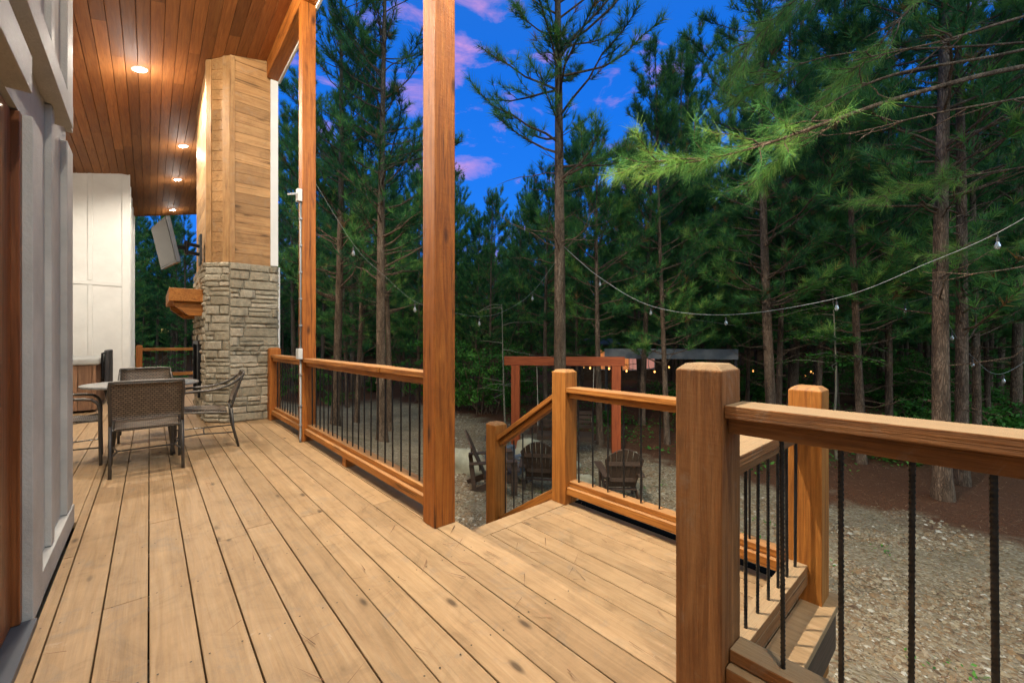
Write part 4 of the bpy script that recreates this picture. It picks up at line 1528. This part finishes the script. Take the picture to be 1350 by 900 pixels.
def shrub(seed, loc, label, h, w, nl, size, stems=7, name='shrub', group=None):
    mb, V, F, T = shrub_data(seed, h, w, nl, size, stems)
    t = thing(name, loc, label, 'shrub', group)
    mb.build('stem', M_BARK, t, (0, 0, 0), smooth=True)
    np_mesh('foliage', V, F, [M_LEAF], T, t)
    return t
s1 = shrub(3, ground_at(640, 15.5), 'tall bright green bush left of the red swing frame', 4.2, 2.0, 44, .11, 10)
def shrub_copy(px, dz, s, label, src=None, sz=1.0):
    c = copy_tree(src or s1); c.location = ground_at(px, dz); c.scale = (s, s, s * sz); c.rotation_euler = (0, 0, random.uniform(0, 6.28))
    return tag(c, label, 'shrub')
shrub_copy(685, 18.0, .95, 'green bush behind the left post of the red swing frame')
shrub_copy(605, 16.5, .9, 'green bush beside the nearest porch post, left of the others')
shrub_copy(560, 18.5, .8, 'green bush behind the nearest tall porch post')
s2 = shrub(4, ground_at(912, 14.0), 'low green bush under the grey canopy beside the pines', 1.3, 1.0, 30, .10, 6)
shrub_copy(880, 16.5, 1.1, 'dim low bush between the trunks right of the swing frame', s2)
shrub_copy(1175, 9.6, .40, 'small green plant on the pine straw left of the thickest pine', s2, .7)
shrub_copy(1205, 9.2, .34, 'smallest green seedling clump beside the base of the thickest pine', s2, .8)
shrub_copy(1340, 8.6, .75, 'leafy bush at the right edge above the railing', s2)
shrub_copy(1310, 11.0, 1.2, 'dark leafy bush behind the thickest pine at right', s2)
shrub_copy(1210, 12.5, 1.1, 'dark bush between the straight grey pine and the thickest pine', s2)
shrub_copy(1070, 14.5, 1.0, 'dark low bush under the leafy sapling', s2)

def sapling(px, dz, label, h, seed, name='sapling', leaf=True, py_leaf=None):
    loc = ground_at(px, dz); rs = random.Random(seed); rng = np.random.default_rng(seed)
    t = thing(name, loc, label, 'sapling')
    mb = MB(); pp = branch_path((0, 0, -.1), rs.uniform(0, 6), math.radians(88), h, 0, 8, rs, .05)
    mb.tube(pp, [.034 * (1 - .1 * j) for j in range(9)], 7)
    P = []; T = []
    for q in range(26 if leaf else 14):
        x = rs.uniform(4.2 if leaf else 2.0, 8); j = min(int(x), 7); p = pp[j].lerp(pp[j + 1], x - j)
        tw = branch_path(p, rs.uniform(0, 6.28), rs.uniform(-.1, .35), rs.uniform(.5, 1.5), -.35, 5, rs, .2)
        mb.tube(tw, [.010, .009, .007, .005, .004, .002], 4, cap=False)
        if leaf:
            bt = rs.uniform(.3, .85)
            for k in range(70):
                y = rs.uniform(.2, 1.0) * 5; j2 = min(int(y), 4); c = tw[j2].lerp(tw[j2 + 1], y - j2)
                P.append((c.x + rs.gauss(0, .10), c.y + rs.gauss(0, .10), c.z + rs.gauss(0, .025))); T.append(bt)
    mb.build('trunk', plain('pale_bark', (.30, .27, .19), .8, 0, .2, 20, .4), t, (0, 0, 0), smooth=True)
    if leaf:
        V, F, T = leaf_cards(np.array(P), np.array(T), .085, rng, 2.0)
        np_mesh('foliage', V, F, [M_LEAF], T, t)
sapling(1103, 9.6, 'slim pale-barked sapling with flat layers of green leaves', 4.4, 8)
sapling(666, 12.6, 'bare slim sapling left of the red swing frame post', 4.0, 9, leaf=False)

# undergrowth in the dark under the trees
rsu = random.Random(15)
nu = 0
while nu < 46:
    px = rsu.uniform(540, 1480) if nu > 8 else rsu.uniform(150, 560); dz = rsu.uniform(13, 30)
    if 770 < px < 868 and rsu.random() < .8: continue
    g = ground_at(px, dz)
    if g.x < 9.3 and g.y < 18: continue
    c = copy_tree(rsu.choice((s1, s2))); k = rsu.uniform(.45, .85) if c.name.startswith('shrub') else 1
    c.location = g; c.scale = (k * 1.3, k * 1.3, k); c.rotation_euler = (0, 0, rsu.uniform(0, 6.28))
    tag(c, 'dim undergrowth bush in the dark between the pine trunks, one of many', 'shrub', 'undergrowth bushes among the pine trunks')
    nu += 1
# low green growth on the forest floor
def ground_cover():
    rng = np.random.default_rng(12); P = []
    for _ in range(330):
        a = random.uniform(560, 1450); dz = random.uniform(8.8, 26)
        g = ground_at(a, dz)
        if g.x < 9.6: continue
        n = random.randint(20, 90); r = random.uniform(.15, .5)
        for k in range(n):
            x, y = g.x + random.gauss(0, r), g.y + random.gauss(0, r)
            P.append((x, y, zt(x, y) + abs(random.gauss(0, .12)) + .02))
    for _ in range(34):                       # weeds coming through the gravel
        x0, y0 = random.uniform(3.6, 8.2), random.uniform(-1.2, 6)
        for k in range(random.randint(6, 22)):
            x, y = x0 + random.gauss(0, .09), y0 + random.gauss(0, .09)
            P.append((x, y, zt(x, y) + abs(random.gauss(0, .025)) + .012))
    sz_l = np.where(np.array([p[0] for p in P]) < 8.3, .038, .09)
    V, F, T = leaf_cards(np.array(P), rng.uniform(.1, .8, len(P)), sz_l, rng, 1.5)
    g = np_mesh('ground_cover', V, F, [M_LEAF], T)
    tag(g, 'low green leaves growing on the forest floor', 'ground cover', kind='stuff')
ground_cover()

# distant forest mass on the rising ground
def far_wood():
    rng = np.random.default_rng(31)
    n = 15000
    th = rng.uniform(-.45, 2.1, n); r = rng.uniform(48, 74, n)
    X, Y = r * np.sin(th), r * np.cos(th)
    Z = np.array([zt(a, b) for a, b in zip(X, Y)]) + np.where(X > Y * .6, 9.5, 5.0) * rng.random(n) ** 1.3
    P = np.stack([X, Y, Z], 1)
    d = rand_unit(n, rng); d[:, 2] = np.abs(d[:, 2]) + .3
    d /= np.linalg.norm(d, axis=1, keepdims=True)
    V, F, T = needle_mesh(P, d, rng.uniform(0, .5, n), 9, 1.5, .16, .8, rng)
    g = np_mesh('distant_forest', V, F, [M_NEEDLE], T)
    tag(g, 'dark mass of pine woods far behind the yard', 'forest', kind='stuff')
far_wood()

# ------------------------------------------------------------------ swing frame and porch swing
def swing():
    pl = ground_at(680, 10.3); pr = ground_at(812, 10.0)
    top = at(742, 470, 10.15).z
    d = (pr - pl); d.z = 0; L = d.length; d.normalize()
    rz = math.atan2(d.y, d.x)
    c = (pl + pr) / 2; c.z = min(pl.z, pr.z)
    t = thing('swing_frame', c, 'red-brown timber swing frame of two posts and a beam', 'swing frame', rz=rz)
    hh = top - c.z
    for s in (-1, 1):
        mb = MB(); mb.box(s * L / 2 - .105, s * L / 2 + .105, -.105, .105, -.3, hh - .222); mb.build('post', wood('red', 2), t, (0, 0, 0), .006)
    mb = MB(); mb.box(-L / 2 - .28, L / 2 + .2, -.09, .09, hh - .22, hh); mb.build('beam', wood('red', 0), t, (0, 0, 0), .006)
    q = thing('porch_swing', c + Vector((0, 0, .45)), 'dark bench swing hanging by pale ropes from the red frame', 'swing', rz=rz)
    mb = MB()
    for i in range(6): mb.box(-.68, .68, -.27 + i * .09, -.19 + i * .09, 0, .025)
    mb.box(-.68, .68, -.28, -.24, -.09, -.002); mb.build('seat', wood('brown', 0), q, (0, 0, 0), .004)
    mb = MB()
    for i in range(4):
        z = .10 + i * .11; mb.box(-.68, .68, .27 + z * .18, .295 + z * .18, z, z + .09)
    mb.build('backrest', wood('brown', 0), q, (0, 0, 0), .004)
    mr = plain('pale_rope', (.45, .40, .32), .8)
    for s in (-1, 1):
        mb = MB(); mb.bar((s * .66, -.24, .22), (s * .66, .32, .25), .05, .03); mb.bar((s * .66, -.22, .0), (s * .66, -.22, .22), .04, .04); mb.build('armrest', wood('brown', 1), q, (0, 0, 0))
        mb = MB(); zt_ = hh - .45 - .22
        mb.tube([(s * .66, -.22, .02), (s * .68, 0, 1.0), (s * .70, 0, zt_)], .009, 6); mb.tube([(s * .66, .30, .2), (s * .68, 0, 1.0)], .009, 6); mb.build('rope', mr, q, (0, 0, 0))
swing()

# grey flat canopy behind the frame
def canopy():
    a = at(797, 466, 14.2); b = at(973, 467, 13.2)
    d = b - a; d.z = 0; L = d.length; rz = math.atan2(d.y, d.x)
    g = zt(b.x, b.y)
    c = Vector(((a.x + b.x) / 2, (a.y + b.y) / 2, g))
    t = thing('canopy', c, 'flat grey canopy with a long fascia on thin dark posts among the pines', 'canopy', rz=rz)
    top = at(885, 460, 13.7).z - g
    mg = plain('canopy_grey', (.22, .235, .25), .6, 0, .08)
    mb = MB(); mb.box(-L / 2, L / 2, -.03, .03, top - .33, top); mb.build('fascia', mg, t, (0, 0, 0), .005)
    mb = MB(); mb.box(-L / 2, L / 2, .032, 2.4, top - .10, top - .03); mb.build('roof', mg, t, (0, 0, 0), .005)
    for x in (-L / 2 + .05, L / 2 - .05):
        for y in (.05, 2.3):
            mb = MB(); mb.box(x - .04, x + .04, y, y + .08, -.3, top - (.33 if y < 1 else .1)); mb.build('post', plain('dark_post', (.03, .028, .027), .6), t, (0, 0, 0))
canopy()

# ------------------------------------------------------------------ adirondack chairs
def adirondack(kind):
    mat = wood('brown', 1) if kind == 'brown' else plain('weathered_slate', (.13, .15, .18), .6, 0, .2, 8, .3)
    t = thing('adirondack_chair', (0, 0, 0), 'x', 'chair')
    # faces +Y
    mb = MB()
    lean = math.radians(24)
    for i in range(7):
        f = (i - 3) / 3
        hgt = .80 - .17 * f * f
        x = f * .262
        xb = f * .20
        b0 = Vector((xb, -.14, .28)); tip = Vector((x * 1.08, -.14 - math.sin(lean) * hgt, .28 + math.cos(lean) * hgt))
        w = .084
        nrm = Vector((0, math.cos(lean), math.sin(lean)))
        mid = b0.lerp(tip, .93)
        vs = []
        sl = Vector((0, -math.sin(lean), math.cos(lean)))
        for pt, ww, kk in ((b0, w * .80, 0), (tip, w * 1.0, 1)):
            for sx_, sn in ((-1, -1), (1, -1), (1, 1), (-1, 1)):
                dh = (.80 - .17 * (f + sx_ / 6.5) ** 2) - hgt if kk else 0
                vs.append(pt + Vector((sx_ * ww / 2, 0, 0)) + sl * dh + nrm * (.011 * sn))
        fs = [(0, 3, 2, 1), (4, 5, 6, 7)]
        for k in (0,):
            fs += [(k + 0, k + 1, k + 5, k + 4), (k + 1, k + 2, k + 6, k + 5), (k + 2, k + 3, k + 7, k + 6), (k + 3, k + 0, k + 4, k + 7)]
        mb.add(vs, fs, random.random())
    for zz, ww in ((.16, .44), (.50, .52)):
        p = Vector((0, -.14 - math.sin(lean) * zz - .022, .28 + math.cos(lean) * zz))
        mb.bar(p - Vector((ww / 2, 0, 0)), p + Vector((ww / 2, 0, 0)), .02, .07)
    mb.build('backrest', mat, t, (0, 0, 0), .003)
    mb = MB()
    for i in range(6):
        f = i / 5; y = -.12 + .50 * f; z = .235 + .135 * f
        mb.bar((-.26, y, z), (.26, y, z), .08, .02, random.random())
    mb.build('seat', mat, t, (0, 0, 0), .003)
    for s in (-1, 1):
        mb = MB()
        mb.add([(s * .29 - .06, -.40, .52), (s * .29 + .05, -.40, .52), (s * .33 + .07, .36, .55), (s * .33 - .07, .36, .55),
                (s * .29 - .06, -.40, .543), (s * .29 + .05, -.40, .543), (s * .33 + .07, .36, .573), (s * .33 - .07, .36, .573)],
               [(0, 3, 2, 1), (4, 5, 6, 7), (0, 1, 5, 4), (1, 2, 6, 5), (2, 3, 7, 6), (3, 0, 4, 7)])
        mb.build('armrest', mat, t, (0, 0, 0), .004)
        mb = MB(); mb.bar((s * .295, .32, 0), (s * .30, .32, .55), .10, .028, up=(1, 0, 0)); mb.build('leg', mat, t, (0, 0, 0), .003)
        mb = MB(); mb.bar((s * .265, .37, .33), (s * .265, -.42, .05), .024, .10); mb.bar((s * .285, -.30, .0), (s * .285, -.37, .52), .024, .07, up=(0, 1, 0)); mb.build('leg', mat, t, (0, 0, 0), .003)
    return t
ad = adirondack('brown'); ag = adirondack('slate')
def put(c, px, dz, rz, lab, s=.98):
    c.location = ground_at(px, dz) + Vector((0, 0, .012)); c.rotation_euler = (0, 0, rz); c.scale = (s, s, s)
    tag(c, lab, 'chair', 'slatted garden chairs around the fire pit')
RZ0 = -TH   # facing straight away from the camera
put(ad, 817, 7.1, RZ0 - .05, 'dark brown slatted garden chair, back to us, right of the step post')
c2 = copy_tree(ad); put(c2, 712, 7.6, RZ0 - .15, 'dark brown slatted garden chair, back to us, left of the step post')
c3 = copy_tree(ad); put(c3, 650, 6.7, RZ0 - 1.45, 'brown slatted garden chair in profile beside the tall porch post')
put(ag, 672, 8.0, RZ0 - .9, 'slate grey slatted garden chair turned to the right, behind the stair rail')

# boulders
def boulder(px, dz, r, lab, seed, sq=.75):
    g = ground_at(px, dz); rng = np.random.default_rng(seed)
    import bmesh
    bm = bmesh.new(); bmesh.ops.create_icosphere(bm, subdivisions=4, radius=r)
    ph = rng.uniform(0, 6.28, 9)
    for v in bm.verts:
        n = v.co / r
        k = 1 + .16 * math.sin(2.1 * n.x + ph[0]) * math.cos(2.7 * n.y + ph[1]) + .09 * math.sin(5 * n.z + ph[2] + 3 * n.x) + .04 * math.sin(11 * n.x + ph[3]) * math.sin(10 * n.y + ph[4])
        for ax_ in ((.8, .3, .5), (-.6, .7, .3), (.1, -.9, .4), (.2, .2, .95)):
            a_ = Vector(ax_).normalized(); dd = n.dot(a_)
            if dd > .72: k *= .72 / dd * .9 + .1
        v.co = n * r * k; v.co.z *= sq
    me = D.meshes.new('boulder'); bm.to_mesh(me); bm.free()
    me.materials.append(M_BOULD); me.polygons.foreach_set('use_smooth', [True] * len(me.polygons))
    ob = D.objects.new('boulder', me); COL.objects.link(ob); ob.location = g + Vector((0, 0, r * sq * .45))
    tag(ob, lab, 'boulder')
M_BOULD = plain('pale_boulder', (.44, .40, .28), .85, 0, .16, 4, .6, 25)
boulder(606, 8.1, .50, 'big pale boulder behind the profile chair at the tall post', 1)
boulder(696, 9.6, .42, 'pale rounded boulder beside the left post of the swing frame', 2, .9)
boulder(768, 7.9, .20, 'small fire pit stone right of the step post', 3)
boulder(748, 8.8, .26, 'middle fire pit stone behind the step post', 4)
boulder(832, 9.6, .20, 'flat pale stone at the foot of the right swing frame post', 6, .5)

# ------------------------------------------------------------------ string lights
M_GLASS = plain('bulb_glass', (.62, .66, .64), .08, 0, .02, 4, spec=.8, trans=.75)
M_WIRE = plain('wire_grey', (.34, .35, .34), .6)
M_SOCK = plain('socket_black', (.03, .03, .03), .5)
def strand(label, pts, bulbs, wr=.0042, s=1.0, hang=.10):
    path = curve(pts, 10)
    t = thing('string_light', pts[0], label, 'string light')
    o = ORI[t]
    mb = MB(); mb.tube(path, wr, 6); mb.build('wire', M_WIRE, t, o, smooth=True)
    for px in bulbs:
        best = min(path, key=lambda p: abs(img(p.x, p.y)[0] - px))
        i = path.index(best)
        if i + 1 < len(path):
            q = path[i + 1]; a_, b_ = img(best.x, best.y)[0], img(q.x, q.y)[0]
            if abs(b_ - a_) > 1e-3: best = best.lerp(q, max(-1, min(1, (px - a_) / (b_ - a_))))
        mb = MB(); mb.tube([best, best - Vector((0, 0, hang * .55))], .004 * s, 5)
        mb.lathe([(.010 * s, 0), (.016 * s, -.004 * s), (.017 * s, -.05 * s), (.012 * s, -.055 * s)], best - Vector((0, 0, hang * .5)), 10)
        sk = mb.build('socket', M_SOCK, t, o, smooth=False)
        mb = MB(); mb.lathe([(.012 * s, 0), (.018 * s, -.02 * s), (.030 * s, -.052 * s), (.030 * s, -.070 * s), (.020 * s, -.09 * s), (.004 * s, -.10 * s)], best - Vector((0, 0, hang * .5 + .052 * s)), 14)
        mb.build('bulb', M_GLASS, t, o, smooth=True)
strand('pale wire of unlit bulbs sagging from the slender pine to the upper right',
       [at(743, 325, 8.85), at(790, 365, 8.5), at(858, 403, 8.0), at(957, 415, 7.2), at(1103, 393, 6.0), at(1225, 346, 5.2), at(1315, 307, 4.6), at(1420, 245, 4.0)],
       [791, 858, 957, 1103, 1315], s=.9)
strand('thin wire of unlit bulbs running from the slender pine towards the porch',
       [at(736, 340, 8.9), at(702, 385, 8.4), at(665, 410, 8.0), at(632, 417, 7.6), at(590, 410, 7.0), at(547, 397, 6.6), at(505, 362, 6.3), at(466, 322, 6.1), at(404, 222, 5.9)],
       [702, 632, 547, 466, 403], s=.85, wr=.0013)
strand('dark strand of small bulbs low among the right-hand pines',
       [at(905, 420, 13), at(1062, 438, 12), at(1193, 400, 8.6), at(1235, 395, 8.0), at(1255, 435, 7.9), at(1282, 470, 8.0), at(1323, 492, 8.2), at(1400, 440, 8.4)],
       [1062, 1112, 1193, 1255, 1282, 1323], s=1.0, wr=.003)

# ------------------------------------------------------------------ far lit cabin, warm lights and a distant house
def cabin(px, dz, L, W, wall_h, lab, lit_panels, wall, roofc, turn=0.0):
    g = ground_at(px, dz)
    t = thing('cabin', g, lab, 'cabin', rz=-TH + turn)
    mb = MB(); mb.box(-L / 2, L / 2, 0, W, -.5, wall_h); mb.build('wall', wall, t, (0, 0, 0))
    mb = MB()
    for s in (0, 1):
        pass
    e = .35; rh = W * .07
    mb.add([(-L / 2 - e, -e, wall_h - .05), (L / 2 + e, -e, wall_h - .05), (L / 2 + e, W / 2, wall_h + rh), (-L / 2 - e, W / 2, wall_h + rh), (L / 2 + e, W + e, wall_h - .05), (-L / 2 - e, W + e, wall_h - .05),
            (-L / 2 - e, -e, wall_h + .07), (L / 2 + e, -e, wall_h + .07), (L / 2 + e, W / 2, wall_h + rh + .12), (-L / 2 - e, W / 2, wall_h + rh + .12), (L / 2 + e, W + e, wall_h + .07), (-L / 2 - e, W + e, wall_h + .07)],
           [(0, 3, 2, 1), (3, 5, 4, 2), (6, 7, 8, 9), (9, 8, 10, 11), (0, 1, 7, 6), (4, 5, 11, 10), (1, 2, 8, 7), (2, 4, 10, 8), (3, 0, 6, 9), (5, 3, 9, 11)])
    mb.build('roof', roofc, t, (0, 0, 0))
    for (x, z, w, h, m) in lit_panels:  # framed glowing panels: lit wall on the cabin, windows on the house
        mb = MB(); mb.box(x - w / 2 - .06, x + w / 2 + .06, -.05, -.002, z - .06, z + h + .06); f = mb.build('panel_frame', M_WHITE, t, (0, 0, 0))
        mb = MB(); mb.box(x - w / 2, x - .02, -.062, -.052, z, z + h); mb.box(x + .02, x + w / 2, -.062, -.052, z, z + h); mb.build('pane', m, f, (0, 0, 0))
    return t
M_WARMGLOW = plain('warm_lit_wall_glow', (.5, .2, .08), .5, emit=((1.0, .32, .09), .60))  # added glow standing for the cabin wall lit by warm lamps
M_PINKGLOW = plain('pink_lit_wall_glow', (.5, .25, .2), .5, emit=((1.0, .42, .32), .45))
cabin(822, 29, 5.6, 5, 2.45, 'cabin with warm glowing panels for its lit wall glimpsed between trunks behind the swing frame',
      [(-1.4, .75, .9, 1.35, M_WARMGLOW), (-.05, .7, .8, 1.4, M_WARMGLOW), (.65, .7, .5, 1.4, M_PINKGLOW), (1.75, .8, .8, 1.3, M_PINKGLOW)],
      plain('cabin_wall', (.20, .10, .05), .8, 0, .2), plain('cabin_roof', (.03, .04, .055), .6))
M_YEL = plain('yellow_lit_window', (1, .8, .3), .5, emit=((1.0, .72, .22), 2.2))
cabin(222, 40, 8, 6, 3.0, 'dark distant house with two small lit windows beyond the far railing',
      [(-.65, 1.35, .33, .42, M_YEL), (-.1, 1.35, .33, .42, M_YEL)], plain('dark_wall', (.03, .04, .06), .8), plain('cabin_roof', (.03, .04, .055), .6))
M_BULB = plain('warm_lit_bulb', (1, .7, .3), .5, emit=((1.0, .42, .10), 5.0))
def lit_strand(lab, lst):
    pts = [at(px, py, dz) for px, py, dz in lst]
    t = thing('lit_string_light', pts[0], lab, 'string light'); o = ORI[t]
    mb = MB(); mb.tube([p + Vector((0, 0, .09)) for p in pts], .006, 4); mb.build('wire', M_SOCK, t, o)
    for p in pts:
        mb = MB(); mb.lathe([(.012, .06), (.03, .04), (.045, 0), (.03, -.04), (.008, -.05)], p, 10); mb.build('bulb', M_BULB, t, o, smooth=True)
lit_strand('glowing warm bulbs strung behind the grey canopy among the pines', [(769, 484, 22), (778, 485, 22), (803, 486, 22), (826, 489, 22), (863, 490, 22), (876, 485, 22), (882, 484, 22), (893, 492, 22), (921, 485, 22)])
lit_strand('glowing orange bulbs in the dark woods behind the thick brown post', [(988, 493, 24), (993, 489, 24), (1048, 493, 24), (1062, 495, 24), (1069, 490, 24), (1073, 492, 24)])

# ------------------------------------------------------------------ sky and camera
w = D.worlds.new('World'); SC.world = w; w.use_nodes = True
nt = w.node_tree
bg = nt.nodes['Background']
tc = nt.nodes.new('ShaderNodeTexCoord')
sep = nt.nodes.new('ShaderNodeSeparateXYZ'); nt.links.new(tc.outputs['Generated'], sep.inputs[0])
rz_ = ramp(nt, [(.0, (.004, .15, .60)), (.25, (.002, .16, .74)), (.55, (.002, .125, .62)), (1.0, (.03, .12, .36))])
nt.links.new(sep.outputs[2], rz_.inputs[0])
sky = nt.nodes.new('ShaderNodeTexSky'); sky.sky_type = 'NISHITA'; sky.sun_disc = False
sky.sun_elevation = math.radians(1.0); sky.sun_rotation = math.radians(200)
mpc = nt.nodes.new('ShaderNodeMapping'); mpc.inputs['Scale'].default_value = (1, 1, 2.6)
nt.links.new(tc.outputs['Generated'], mpc.inputs['Vector'])
n1 = noise(nt, mpc.outputs[0], 5.5, 9, .62, .4)
rc = ramp(nt, [(.54, 0.0), (.63, .4), (.74, .95)]); nt.links.new(n1, rc.inputs[0])
c = mixc(nt, rc.outputs[0], rz_.outputs[0], (.55, .27, .58))
# after-glow low in the west and overhead, behind the camera
dt = nt.nodes.new('ShaderNodeVectorMath'); dt.operation = 'DOT_PRODUCT'
nt.links.new(tc.outputs['Generated'], dt.inputs[0]); dt.inputs[1].default_value = (-.18, -.80, .57)
rgw = ramp(nt, [(.25, 0.0), (.85, 1.0)]); nt.links.new(dt.outputs['Value'], rgw.inputs[0])
glow = mixc(nt, rgw.outputs[0], (0.0, 0.0, 0.0), (.68, .80, .45))
c = mixc(nt, 1.0, c, glow, 'ADD')
c = mixc(nt, .012, c, sky.outputs[0], 'ADD')
nt.links.new(c, bg.inputs['Color'])
bg.inputs['Strength'].default_value = 1.3

cam = D.cameras.new('camera'); co_ = D.objects.new('camera', cam); COL.objects.link(co_)
co_.location = (0, 0, H); co_.rotation_euler = (math.pi / 2, 0, -TH)
cam.sensor_width = 36; cam.lens = 36 * FPX / 1350
cam.clip_start = .02; cam.clip_end = 500
SC.camera = co_
SC.view_settings.view_transform = 'Standard'
SC.view_settings.look = 'None'
SC.view_settings.exposure = 0.0
SC.view_settings.gamma = 1.0
SC.render.film_transparent = False
SC.cycles.use_denoising = True
SC.cycles.max_bounces = 4
SC.cycles.diffuse_bounces = 2
SC.cycles.glossy_bounces = 3
SC.cycles.transmission_bounces = 4
SC.cycles.sample_clamp_indirect = 4
